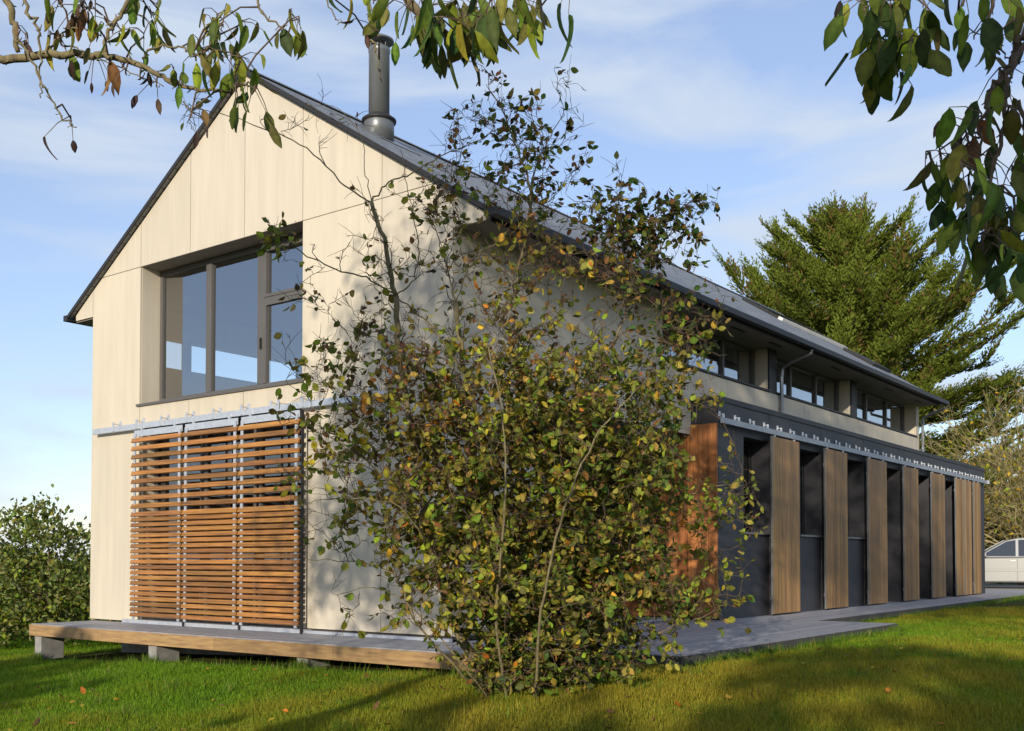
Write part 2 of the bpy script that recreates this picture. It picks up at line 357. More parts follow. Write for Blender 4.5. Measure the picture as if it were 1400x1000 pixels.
# ------------------------------------------------------------------ house
W, HX, RZ, SL = 7.2, 3.6, 7.37, .649
def zr(x): return RZ - SL * abs(x - HX)
LEN = 17.45; EX0, EX1, EY0, EY1, EZ = 6.9, 7.65, 5.65, 21.8, 3.39
house = empty('house', (3.6, 0, 0), 'long two storey house with cream gable, slate pitched roof and dark timber-shuttered ground floor', 'house')

def clip_under_roof(x0, x1, z0, z1, margin=.0):
    """panel outline below the roof line"""
    xl = HX - (RZ - margin - z0) / SL; xr = 2 * HX - xl
    a, b = max(x0, xl), min(x1, xr)
    xs = sorted({a, b, *[x for x in (HX, HX - (RZ - margin - z1) / SL, HX + (RZ - margin - z1) / SL) if a < x < b and (z1 < RZ or x == HX)]}, reverse=True)
    pts = [(a, z0), (b, z0)]
    for x in xs:
        z = min(z1, zr(x) - margin)
        if z > z0 + 1e-4: pts.append((x, z))
    return pts
g = .005
cols = [0, 1.24, 2.41, 3.58, 4.72, 6.1, 7.2]
wall = MB()
def gp(x0, x1, z0, z1):
    t = random.uniform(.94, 1.03)
    wall.prism(clip_under_roof(x0 + g, x1 - g, z0 + g, z1 - g, .02), 'y', 0, .03, (t, t, t * random.uniform(.985, 1.01)))
for i in range(6):
    x0, x1 = cols[i], cols[i + 1]
    if i == 0: gp(-.0, x1, .02, 2.83); gp(x0, x1, 2.83, 5.18)
    elif i >= 4: gp(x0, x1, .06, 2.83); gp(x0, x1, 2.83, 5.18)
    else: gp(x0, x1, 2.83, 3.15)
    # above the joint line
    gp(x0, x1, 5.18, 9)
wall.prism([(-.47, 4.62), (-g, 4.62), (-g, zr(0) - .02), (-.47, 4.70)], 'y', 0, .03)
wall.prism([(7.2 + g, 4.62), (7.67, 4.62), (7.67, 4.70), (7.2 + g, zr(7.2) - .02)], 'y', 0, .03)
# lining of the window reveal (left cheek, right cheek)
wall.box(1.215, 1.24, .0305, .37, 3.17, 5.18); wall.box(4.72, 4.745, .0305, .37, 3.17, 5.18)
wall.build('gable_wall', M['cream'], house)
bk = MB()
for a, b, z0, z1 in ((.03, 1.19, .02, 3.13), (4.77, 7.17, .02, 3.13), (1.19, 4.77, 2.78, 3.13), (.03, 1.19, 3.13, 4.99), (4.77, 7.17, 3.13, 4.99), (.37, 1.19, 4.99, 5.199), (4.77, 6.83, 4.99, 5.199)):
    bk.box(a, b, .031, .3, z0, z1)
bk.prism([(HX - 3.26, 5.2), (HX + 3.26, 5.2), (HX, RZ - .055)], 'y', .031, .3)
# slots into the neighbouring cheeks
split_build(bk, 'wall_core', M['backing'], house)
# left long wall with its strip window opening
lw = MB()
lw.box(0, .3, .3, .95, 0, 4.62); lw.box(0, .3, .95, 16.5, 0, 3.97); lw.box(0, .3, .95, 16.5, 4.47, 4.9); lw.box(0, .3, 16.5, LEN, 0, 4.9); lw.box(0, .3, .3, .95, 4.62, 4.9)
lw.box(0, .029, .0305, .299, 0, 4.62)
lw.build('rear_wall', M['cream'], house)
lf = MB()
for y in (1.52, 3.95, 6.4, 8.8, 11.2, 13.6): lf.box(.1, .2, y, y + .12, 3.97, 4.47)
split_build(lf, 'window_frame', M['darkframe'], house)
# far gable
fg = MB(); fg.prism([(.3, 0), (6.9, 0), (6.9, 4.9), (HX, RZ - .1), (.3, 4.9)], 'y', LEN - .3, LEN); split_build(fg, 'far_gable_wall', M['cream'], house)
# side wall x=7.2: ground part near the corner, upper band, upper end pieces
sw = MB(); swb = MB(); dk = MB()
def sp(y0, y1, z0, z1, x=7.2, mb=None):
    t = random.uniform(.97, 1.03); (mb or sw).box(x - .03, x, y0 + g, y1 - g, z0 + g, z1 - g, (t, t, t))
sw.box(7.17, 7.2, .031, 1.0, .06, 2.83 - g); sp(1.0, 2.0, .06, 2.83); sw.box(7.17, 7.2, .031, 1.2, 2.83 + g, 4.64); sp(1.2, 2.4, 2.83, 4.65); sp(2.4, 3.6, 2.83, 4.65); sp(3.6, 4.77, 2.83, 4.65)
sp(4.77, 5.65, 2.83, 3.86)
ys = [5.65, 6.4, 7.5, 8.78, 10.2, 11.5, 12.9, 14.2, 15.6, LEN]
for a, b in zip(ys, ys[1:]): sp(a, b, 3.37, 3.86)
sp(17.2, LEN, 3.86, 4.65)
for y in (8.6, 12.76, 17.2):          # cheeks that close each ribbon window, facing the gable end
    sw.box(6.85, 7.169, y - .0, y + .03, 3.9, 4.64)
sw.box(6.85, 7.169, 4.74, 4.77, 3.9, 4.64)
sw.build('side_wall', M['cream'], house)
swb.box(6.9, 7.169, .301, 2.0, .02, 2.9); swb.box(6.84, 7.169, .301, 4.735, 2.9, 4.62); swb.box(6.84, 7.169, 4.735, LEN - .3, 3.3, 3.88)
for y in (8.6, 12.76): swb.box(6.84, 7.169, y + .031, y + .3, 3.9, 4.64)
swb.box(6.84, 7.169, 17.231, LEN, 3.9, 4.64); swb.box(5.9, 6.899, 1.9, 2.0, 0, 2.9)
split_build(swb, 'wall_core', M['backing'], house)
for y in (8.6, 12.76): dk.box(7.17, 7.2, y, y + .33, 3.86, 4.64)
split_build(dk, 'pier_cladding', M['darkframe'], house)
# loggia
lg = MB(); lg.box(5.8, 5.9, 1.9, 5.65, 2.5, 2.9); lg.box(5.8, 5.9, 1.9, 2.3, 0, 2.5); lg.box(5.9, 7.169, 2.0, 5.62, 2.9, 2.95); lg.box(7.1, 7.19, 2.0, 5.62, 2.83, 2.9)
split_build(lg, 'loggia_wall', M['darkframe'], house)
lp = MB(); lp.box(5.84, 5.86, 2.3, 5.65, 0.02, 2.5); lpo = lp.build('window', M['dglass'], house)
fl = MB()
for y in (2.3, 3.4, 4.5, 5.55): fl.box(5.83, 5.9, y, y + .07, .0, 2.5)
fl.build('frame', M['darkframe'], lpo)
# loggia timber end wall facing the sun
cw = MB(); x = 5.9; k = 0
tn = [(1, 1, 1), (.72, .66, .62), (1.12, 1.08, 1.0), (.8, .78, .74), (.95, .9, .85)]
while x < 7.62:
    x2 = min(x + .178, 7.645); c = tn[k % 5]; cw.box(x + .003, x2 - .003, EY0 - .03, EY0, .03, 2.98, c); x = x2 + .0; k += 1
cw.build('timber_cladding', M['redwood'], house)

# extension body with window recesses
ext = MB(); wr = [7.55, 9.85, 12.15, 14.45, 16.72, 19.0]
ext.box(6.9, 7.25, EY0 + .002, EY1, 0, 3.34)      # inner core behind recesses
segs = []; y = EY0 + .001
for i, r in enumerate(wr):
    z0 = 1.35 if i < 3 else .03
    ext.box(7.2505, EX1, y, r - 1.0, 0, 3.36)
    if z0 > 1: ext.box(7.2505, EX1 - .012, r - .998, r - .002, 0, z0)
    ext.box(7.2505, EX1 - .004, r - .998, r - .002, 2.86, 3.36)
    y = r
ext.box(7.2505, EX1, y, EY1, 0, 3.36)
ext.box(3.0, 6.899, LEN + .01, EY1, 0, 3.36)
exo = ext.build('extension_wall', M['anthracite'], house)
pc = MB(); pc.box(7.201, EX1 + .015, EY0 - .035, EY1 + .02, 3.361, 3.40); pc.box(EX1 + .001, EX1 + .015, EY0 - .035, EY1 + .02, 3.32, 3.361); pc.box(3.0, 6.899, LEN + .01, EY1 + .02, 3.361, 3.40)
pc.build('roof_coping', M['darkframe'], house)
for i, r in enumerate(wr):
    z0 = 1.35 if i < 3 else .03
    f = MB(); a, b = r - .998, r - .002
    xg0, xg1 = 7.27, 7.33
    f.box(xg0, xg1, a, a + .06, z0, 2.858); f.box(xg0, xg1, b - .06, b, z0, 2.858); f.box(xg0, xg1, a + .06, b - .06, 2.80, 2.858); f.box(xg0, xg1, a + .06, b - .06, z0, z0 + .06)
    f.box(xg0, xg1 - .01, a + .5, a + .55, z0 + .06, 2.8)
    w = f.build('window', M['darkframe'], house)
    p = MB(); p.box(7.29, 7.30, a + .06, b - .06, z0 + .06, 2.8); p.build('pane', M['dglass'], w)
    if z0 > 1:
        s = MB(); s.box(7.335, EX1 + .03, a - .03, b + .03, z0 - .03, z0 + .002); s.build('sill', M['zinc'], w)
# joints of the anthracite panels are real grooves: thin recessed strips proud by shadow gaps
# hanging timber panels
pan = [(7.35, 8.50), (9.70, 10.84), (12.0, 13.16), (14.29, 15.35), (16.37, 17.46), (18.42, 19.18), (19.26, 19.92), (20.14, 20.88)]
for (a, b) in pan:
    m = MB(); n = max(3, round((b - a) / .14)); w_ = (b - a) / n
    base = random.uniform(.78, 1.15)
    for k in range(n):
        t = base * random.uniform(.66, 1.25); m.box(7.755, 7.78, a + k * w_ + .002, a + (k + 1) * w_ - .002, .03, 2.93, (t, t * random.uniform(.95, 1.02), t * random.uniform(.9, 1.03)))
    o = m.build('timber_shutter', M['boardwood'], house)
    e = MB(); e.box(7.755, 7.786, a - .011, a - .001, .025, 2.935); e.box(7.74, 7.754, a, b, 2.6, 2.66); e.box(7.74, 7.754, a, b, .25, .31); split_build(e, 'edge_strip', M['zinc'], o)
    h = MB()
    for yy in (a + .17, b - .17):
        h.box(7.745, 7.76, yy - .012, yy + .012, 2.90, 2.97); h.box(7.735, 7.765, yy - .025, yy + .025, 2.935, 2.965)
    split_build(h, 'hanger', M['steel'], o)
rl = MB(); rl.box(7.735, 7.775, EY0 - .07, EY1 + .05, 2.965, 2.972); rl.box(7.728, 7.735, EY0 - .07, EY1 + .05, 2.965, 3.06); rl.box(7.72, 7.79, EY1 - .02, EY1 + .05, 2.973, 3.07)
split_build(rl, 'sliding_rail', M['dullsteel'], house)
yy = EY0 + .03
while yy < EY1 - .1:
    b = MB(); b.box(EX1 + .001, 7.735, yy, yy + .02, 3.105, 3.12); b.box(7.715, 7.727, yy - .02, yy + .04, 3.00, 3.12); b.box(EX1 + .001, EX1 + .012, yy - .02, yy + .04, 3.085, 3.16); b.build('rail_bracket', M['steel'], house)
    yy += .545

# ---- roof
TH = .055
rf = MB(); RY0, RY1 = -.06, LEN + .12
ext_x = 4.16
def slope(sgn):
    a = (HX, RZ); b = (HX + sgn * ext_x, RZ - SL * ext_x)
    rf.prism([(a[0], a[1] + .004), b, (b[0], b[1] + TH), (a[0], a[1] + TH)] if sgn > 0 else [b, (a[0], a[1] + .004), (a[0], a[1] + TH), (b[0], b[1] + TH)], 'y', RY0, RY1)
slope(1); slope(-1)
roof = rf.build('roof', M['slate'], house)
vg = MB()   # verge trim, both slopes, near and far end
for (ya, yb) in ((RY0 - .022, RY0 - .002), (RY1 + .002, RY1 + .022)):
    for sgn in (1, -1):
        b = (HX + sgn * (ext_x + .01), RZ - SL * (ext_x + .01)); vg.prism([(HX, RZ - .005), (b[0], b[1] - .005), (b[0], b[1] + TH + .006), (HX, RZ + TH + .006)], 'y', ya, yb)
split_build(vg, 'verge_trim', M['darkframe'], roof)
rd = MB(); rd.prism([(HX - .13, RZ + TH - .06), (HX, RZ + TH + .018), (HX + .13, RZ + TH - .06), (HX + .13, RZ + TH - .045), (HX, RZ + TH + .035), (HX - .13, RZ + TH - .045)], 'y', RY0, RY1); rd.build('ridge_cap', M['zinc'], roof)
sf = MB()
sf.box(7.201, 7.70, .031, RY1 - .02, 4.64, 4.66); sf.box(6.85, 7.2, 4.77, 17.2, 4.645, 4.66); sf.box(-.5, -.001, .031, RY1 - .02, 4.60, 4.62); 
split_build(sf, 'soffit', M['soffit'], house)
for s in (1, -1):
    gt = MB()
    X = HX + s * (ext_x + .02)
    x0, x1 = (X - .01, X + .10) if s > 0 else (X - .10, X + .01)
    gt.box(x0, x1, RY0 - .02, RY1, 4.625, 4.635); gt.box(x0, x0 + .01, RY0 - .02, RY1, 4.635, 4.71); gt.box(x1 - .01, x1, RY0 - .02, RY1, 4.635, 4.71); gt.box(x0, x1, RY0 - .03, RY0 - .021, 4.625, 4.71); gt.box(x0, x1, RY1 + .001, RY1 + .01, 4.625, 4.71); gt.build('gutter', M['darkframe'], house)
fz = MB(); fz.box(7.701, 7.72, .031, RY1 - .02, 4.60, 4.69)
fz.build('fascia_board', M['darkframe'], house)
dsp = []
for y in (9.02, 17.58):
    d = MB(); d.tube([(7.80, y + .02, 4.62), (7.79, y + .02, 4.56), (7.45, y, 4.44), (7.27, y, 4.34), (7.25, y, 4.24), (7.25, y, 3.40)], .034, 10)
    for z in (4.22, 3.6): d.tube([(7.25, y, z), (7.25, y, z + .05)], .043, 10)
    d.build('downpipe', M['zinc'], house, smooth=False)
vt = MB()
for y in (6.6, 8.1, 11.0, 14.2, 16.4): vt.box(7.4, 7.46, y, y + .5, 4.634, 4.6395)
split_build(vt, 'soffit_vent', M['darkframe'], house)

# skylight strip on the right slope: pale front flashing and raised glazing beyond
def on_slope(x, y, h): # point h above the right slope
    n = Vector((SL, 0, 1)).normalized(); return Vector((x, y, RZ + TH - SL * (x - HX))) + n * h
def slab(mb, x0, x1, y0, y1, h0, h1):
    vs = [on_slope(x, y, h) for x in (x0, x1) for y in (y0, y1) for h in (h0, h1)]
    mb.add(vs, [(0, 1, 3, 2), (4, 6, 7, 5), (0, 4, 5, 1), (2, 3, 7, 6), (0, 2, 6, 4), (1, 5, 7, 3)])
M['whitetrim'] = surf('pale_flashing', (.72, .70, .66), .5, var=.03)
SKY0, SKY1 = 13.2, 17.2
sk = MB(); slab(sk, 5.36, 5.42, SKY0, SKY1, .002, .06); slab(sk, 4.55, 4.60, SKY0, SKY1, .002, .06); slab(sk, 4.6, 5.36, SKY0, SKY0 + .05, .002, .06); slab(sk, 4.6, 5.36, SKY1 - .05, SKY1, .002, .06)
sko = sk.build('skylight', M['darkframe'], roof)
sg = MB(); slab(sg, 4.6, 5.36, SKY0 + .05, SKY1 - .05, .04, .05); sg.build('pane', M['glass'], sko)
ff = MB(); slab(ff, 5.421, 5.52, SKY0 - .03, SKY1 + .03, .003, .065); ff.build('flashing', M['whitetrim'], sko)
s2_ = MB(); slab(s2_, 6.0, 6.7, 15.6, 16.9, .002, .07); s2_.build('skylight', M['darkframe'], roof)

# flue
FX, FY = 4.58, 1.5
fb = MB(); z0 = zr(FX) - .05
fb.lathe([(.21, z0), (.21, 6.98), (.19, 7.02)], FX, FY, 28)
fo = fb.build('flue', M['flue'], house, smooth=True)
f2 = MB(); f2.lathe([(.145, 7.0), (.145, 7.93), (.152, 7.94), (.152, 7.99), (.145, 8.0)], FX, FY, 28); f2.build('pipe', M['flue'], fo, smooth=True)
f3 = MB(); f3.lathe([(.235, 6.96), (.24, 6.98), (.24, 6.995), (.15, 7.06)], FX, FY, 28); f3.build('storm_collar', M['darkframe'], fo, smooth=True)
f4 = MB(); f4.lathe([(.07, 8.0), (.07, 8.08), (.20, 8.09), (.205, 8.11), (.10, 8.17), (.01, 8.19)], FX, FY, 28)
for k in range(3):
    t = k * 2.09; f4.tube([(FX + .12 * cos(t), FY + .12 * sin(t), 7.99), (FX + .12 * cos(t), FY + .12 * sin(t), 8.1)], .008)
f4.build('rain_cap', M['flue'], fo, smooth=False)
fl_ = MB(); slab(fl_, FX - .42, FX + .42, FY - .4, FY + .4, .002, .012); fl_.build('flashing', M['zinc'], fo)

# ---- gable window
wf = MB(); Y0, Y1 = .33, .40
wf.box(1.241, 1.30, Y0, Y1, 3.2, 5.178); wf.box(4.66, 4.719, Y0, Y1, 3.2, 5.178); wf.box(1.30, 4.66, Y0, Y1, 5.10, 5.178); wf.box(1.30, 4.66, Y0, Y1, 3.2, 3.28)
wf.box(2.34, 2.46, Y0 - .005, Y1, 3.28, 5.10); wf.box(3.46, 3.60, Y0 - .005, Y1, 3.28, 5.10)
wf.box(3.60, 4.66, Y0 - .003, Y1, 4.33, 4.44)
wf.box(3.60, 3.645, Y0 - .015, Y1 - .02, 3.28, 4.33); wf.box(3.60, 3.645, Y0 - .015, Y1 - .02, 4.44, 5.10); wf.box(4.62, 4.66, Y0 - .015, Y1 - .02, 4.44, 5.10); wf.box(3.645, 4.62, Y0 - .015, Y1 - .02, 4.44, 4.48); wf.box(3.645, 4.62, Y0 - .015, Y1 - .02, 5.06, 5.10)
win = wf.build('window', M['frame'], house)
for a, b, z0, z1 in ((1.30, 2.34, 3.28, 5.10), (2.46, 3.46, 3.28, 5.10), (3.645, 4.66, 3.28, 4.33), (3.645, 4.62, 4.48, 5.06)):
    p = MB(); p.box(a, b, .362, .366, z0, z1); p.build('pane', M['glass'], win)
s = MB(); s.box(1.19, 4.76, -.03, -.001, 3.135, 3.17); s.box(1.241, 4.719, -.0005, .33, 3.151, 3.17); s.box(1.241, 4.719, .331, .4, 3.151, 3.199)
s.build('sill', M['frame'], win)
s = MB(); s.box(1.241, 4.719, .003, .42, 5.181, 5.199); s.build('reveal_soffit', M['soffit'], win)
hd = MB(); hd.box(3.53, 3.55, .30, .325, 3.75, 3.9); hd.build('handle', M['darkframe'], win)

# ---- ground floor glazed doors behind the louvres
dr = MB(); a, b = 1.3, 4.72
for x in (a, 2.38, 2.47, 3.53, 3.62, b - .07): dr.box(x, x + .07, .22, .29, .1, 2.78)
dr.box(a, b, .22, .29, 2.70, 2.779); dr.box(a, b, .221, .288, .06, .12)
dro = dr.build('patio_door', M['frame'], house)
p = MB(); p.box(a + .07, b - .07, .25, .256, .121, 2.70); p.build('pane', M['dglass2'], dro)
ck = MB(); ck.box(1.245, 1.299, .03, .3, .05, 2.8); split_build(ck, 'door_lining', M['cream'], house)
th = MB(); th.box(1.0, 4.9, -.10, .30, .004, .055); th.box(4.9, 7.2, -.06, -.001, .004, .04); split_build(th, 'threshold', M['steel'], dro)
# ---- louvred shutters
wz = [2.62 - .118 * k for k in range(10)]
lz = [wz[-1] - .075 * (k + 1) for k in range(19)]
shx = [(1.30, 2.475), (2.50, 3.665), (3.69, 4.855)]
for (a, b) in shx:
    m = MB()
    for z in wz + lz:
        t = random.uniform(.62, 1.25); ti = radians(-22 + random.uniform(-2, 2))
        hh = .033 if z in wz else .0275
        m.box(a, b, -.165, -.14, z - hh, z + hh, (t, t * random.uniform(.92, 1.05), t * random.uniform(.85, 1.1)), Matrix.Rotation(ti, 3, 'X'))
    o = m.build('louvre_shutter', M['slatwood'], house)
    u = MB()
    for x in (a + .035, b - .085): u.box(x, x + .05, -.156, -.142, .07, 2.72)
    u.box(a + .02, b - .02, -.136, -.126, 2.675, 2.765)
    split_build(u, 'upright', M['steel'], o)
    h = MB()
    for x in (a + .2, b - .2): h.box(x - .02, x + .02, -.14, -.115, 2.74, 2.82)
    split_build(h, 'hanger', M['steel'], o)
    pn = MB(); pn.box(b - .01, b + .02, -.125, -.11, .005, .16); pn.build('guide_pin', M['darkframe'], o)
r = MB(); r.box(.2, 6.25, -.115, -.109, 2.79, 2.87); r.box(.2, 6.25, -.1085, -.07, 2.79, 2.796); r.build('sliding_rail', M['steel'], house)
x = .75
while x < 6.2:
    b = MB(); b.box(x, x + .04, -.128, -.1155, 2.80, 2.93); b.box(x + .01, x + .03, -.1154, -.001, 2.90, 2.912); b.box(x, x + .05, -.012, -.0005, 2.88, 2.96); b.build('rail_bracket', M['steel'], house)
    x += .585
ep = MB(); ep.box(4.868, 4.882, -.14, -.10, .02, 2.76); split_build(ep, 'end_stop', M['darkframe'], house)

# ---- ribbon windows of the upper side wall
for (a, b) in ((4.77, 8.6), (8.93, 12.76), (13.09, 17.2)):
    f = MB(); n = 3; st = (b - a) / n
    f.box(6.86, 6.93, a, b, 3.9, 3.95); f.box(6.86, 6.93, a, b, 4.59, 4.64)
    for k in range(n + 1):
        yc = min(max(a + k * st, a + .03), b - .06); f.box(6.861, 6.94, yc - .03, yc + .035, 3.95, 4.59)
    w = f.build('window', M['frame'], house)
    p = MB(); p.box(6.89, 6.896, a + .01, b - .01, 3.95, 4.59); p.build('pane', M['glass'], w)
    s = MB(); s.box(6.9305, 7.225, a - .03, b + .03, 3.865, 3.899); s.build('sill', M['darkframe'], w)

# ---- interior shells (seen through the panes)
ir = MB()
ir.box(.301, 7.1, .45, 12, 3.02, 3.06); 
ir.prism([(.301, 3.06), (6.83, 3.06), (6.83, 4.85), (HX, 6.95), (.301, 4.85)], 'y', 8.0, 8.1)
split_build(ir, 'upper_floor', M['floorin'], house)
ic = MB(); ic.prism([(.301, 5.0), (HX, RZ - .12), (6.9, 5.0), (6.9, 4.95), (HX, RZ - .2), (.301, 4.95)], 'y', .45, 12); ic.box(6.78, 6.83, .45, 4.7, 3.06, 4.9); ic.box(6.3, 6.35, 8.1, 17, 3.06, 4.9)
split_build(ic, 'ceiling', M['paint'], house)
il = MB(); il.box(.4, 5.79, 4.0, 4.1, .02, 2.8); il.box(.301, 6.89, .31, 17.1, 2.82, 2.9); il.box(.301, 6.89, .31, 17.1, -.02, .015); il.box(1.0, 1.2, .32, 4.0, .02, 2.8); il.box(5.0, 5.1, .32, 1.9, .02, 2.8)
split_build(il, 'ground_floor', M['paint'], house)

# ------------------------------------------------------------------ terrace deck
deck = empty('terrace_deck', (4, -.5, 0), 'grey boarded timber deck wrapping the foot of the house on short posts', 'deck')
m = MB(); n = 7
for k in range(n):
    y0 = -1.0 + k * .143; t = random.uniform(.85, 1.1); m.box(.15, 8.4, y0 + .003, y0 + .138, -.028, 0, (t, t, t))
m.build('deck_board', M['deck'], deck)
m = MB()
w_ = .145; x = 7.2; 
while x < 9.98:
    t = random.uniform(.86, 1.1); x2 = min(x + w_, 10.0); ye = 25.2 if x < 8.72 else 6.5
    m.box(x + .003, x2 - .003, .03, ye, -.028, 0.0005, (t, t, t)); x += w_
m.build('deck_board', M['deck'], deck)
m = MB(); x = .15
for x2 in (1.9, 4.35, 6.4, 8.42):
    t = random.uniform(.8, 1.15); m.box(x + .002, x2 - .002, -1.03, -1.001, -.165, -.012, (t, t, t)); x = x2
m.box(.12, .148, -1.0, .0, -.165, -.012); m.box(8.43, 8.455, -1.03, -.001, -.165, -.012); 
split_build(m, 'fascia', M['fascia'], deck, bevel=.003)
m = MB(); m.box(10.0, 10.03, .0, 6.53, -.13, -.006); m.box(8.9, 10.0, 6.501, 6.53, -.13, -.006); m.box(8.8, 8.83, 6.54, 25.2, -.1, -.006); m.box(8.43, 10.0, -.0, .029, -.16, -.006)
split_build(m, 'edge_board', M['backing'], deck)
for x in (.2, 2.95, 5.75, 8.1):
    z = float(gz(x, -.8)); m = MB(); m.box(x, x + .17, -.97, -.62, z - .1, -.171); m.build('post', M['concrete'], deck, bevel=.008)
for x in (1.5, 4.4):
    z = float(gz(x, 0)); m = MB(); m.box(x, x + .2, .1, .3, z - .1, -.05); m.build('post', M['concrete'], deck)
m = MB()
for y in (-.9, -.5, -.1): m.box(.15, 8.4, y, y + .05, -.17, -.03)
split_build(m, 'joist', M['backing'], deck)
m = MB(); m.box(.3, 7.1, .35, 17, -.9, -.03); m.build('foundation', M['concrete'], house)

#@@VEG
# ------------------------------------------------------------------ vegetation
FWD = Vector((-sin(YAW), cos(YAW), 0)); RGT = Vector((cos(YAW), sin(YAW), 0))
def spot(a, b, d):
    """a point d metres ahead of the viewpoint; a and b are bearings in 1/1450 of the distance"""
    return CAM + FWD * d + RGT * ((a - 700) / F * d) + Vector((0, 0, (765.6 - b) / F * d))
def catmull(pts, n=6):
    P = [Vector(p) for p in pts]; P = [P[0] * 2 - P[1]] + P + [P[-1] * 2 - P[-2]]; out = []
    for i in range(1, len(P) - 2):
        for k in range(n):
            t = k / n; a, b, c, d = P[i - 1], P[i], P[i + 1], P[i + 2]
            out.append(.5 * ((2 * b) + (c - a) * t + (2 * a - 5 * b + 4 * c - d) * t * t + (3 * b - a - 3 * c + d) * t ** 3))
    out.append(P[-2]); return out
def rad_list(r0, r1, n, p=1.0): return [r0 + (r1 - r0) * (i / (n - 1)) ** p for i in range(n)]
PAL = {'g': (.105, .155, .022), 'dg': (.04, .075, .018), 'yg': (.26, .30, .035), 'y': (.50, .36, .035), 'o': (.48, .20, .03), 'b': (.20, .105, .045), 'db': (.07, .045, .035), 'ol': (.13, .14, .03), 'pg': (.26, .30, .11), 'og': (.30, .25, .05)}
def pick(keys, w, n):
    idx = rng.choice(len(keys), n, p=np.array(w) / sum(w)); c = np.array([PAL[k] for k in keys])[idx]
    return c * (.72 + .56 * rng.random((n, 1))) * (1 + .12 * rng.normal(size=(n, 3)).clip(-1.5, 1.5))

class Leaves:
    def __init__(s): s.p = []; s.a = []; s.n = []; s.s = []; s.k = []
    def add(s, p, a, n, sz, key): s.p.append(tuple(p)); s.a.append(tuple(a)); s.n.append(tuple(n)); s.s.append(sz); s.k.append(key)
    def build(s, name, parent, mat, wid, curl=.25, tv=LEAF_V, tf=LEAF_F, jit=.12):
        n = len(s.p); keys = list(PAL); ki = np.array([keys.index(k) for k in s.k]); c = np.array([PAL[k] for k in keys])[ki]
        c = c * (.8 + .65 * rng.random((n, 1))) * (1 + jit * rng.normal(size=(n, 3)).clip(-1.5, 1.5))
        cu = curl * rng.normal(.6, 1.0, n)
        wd = wid * (.75 + .45 * rng.random(n))
        return instance(name, tv, tf, np.array(s.p), np.array(s.a), np.array(s.n), np.array(s.s), c, mat, parent, wid=wd, curl=cu)
def rv(s=1): return Vector(rng.normal(0, s, 3))

def nearest(stems, T, k=1):
    P = np.array([s[0] for s in stems]); t = np.array(T); d = np.linalg.norm(P - t, axis=1) + 1.3 * np.clip(P[:, 2] - t[2] + .12, 0, None) + rng.random(len(P)) * .25
    return stems[int(np.argmin(d))]

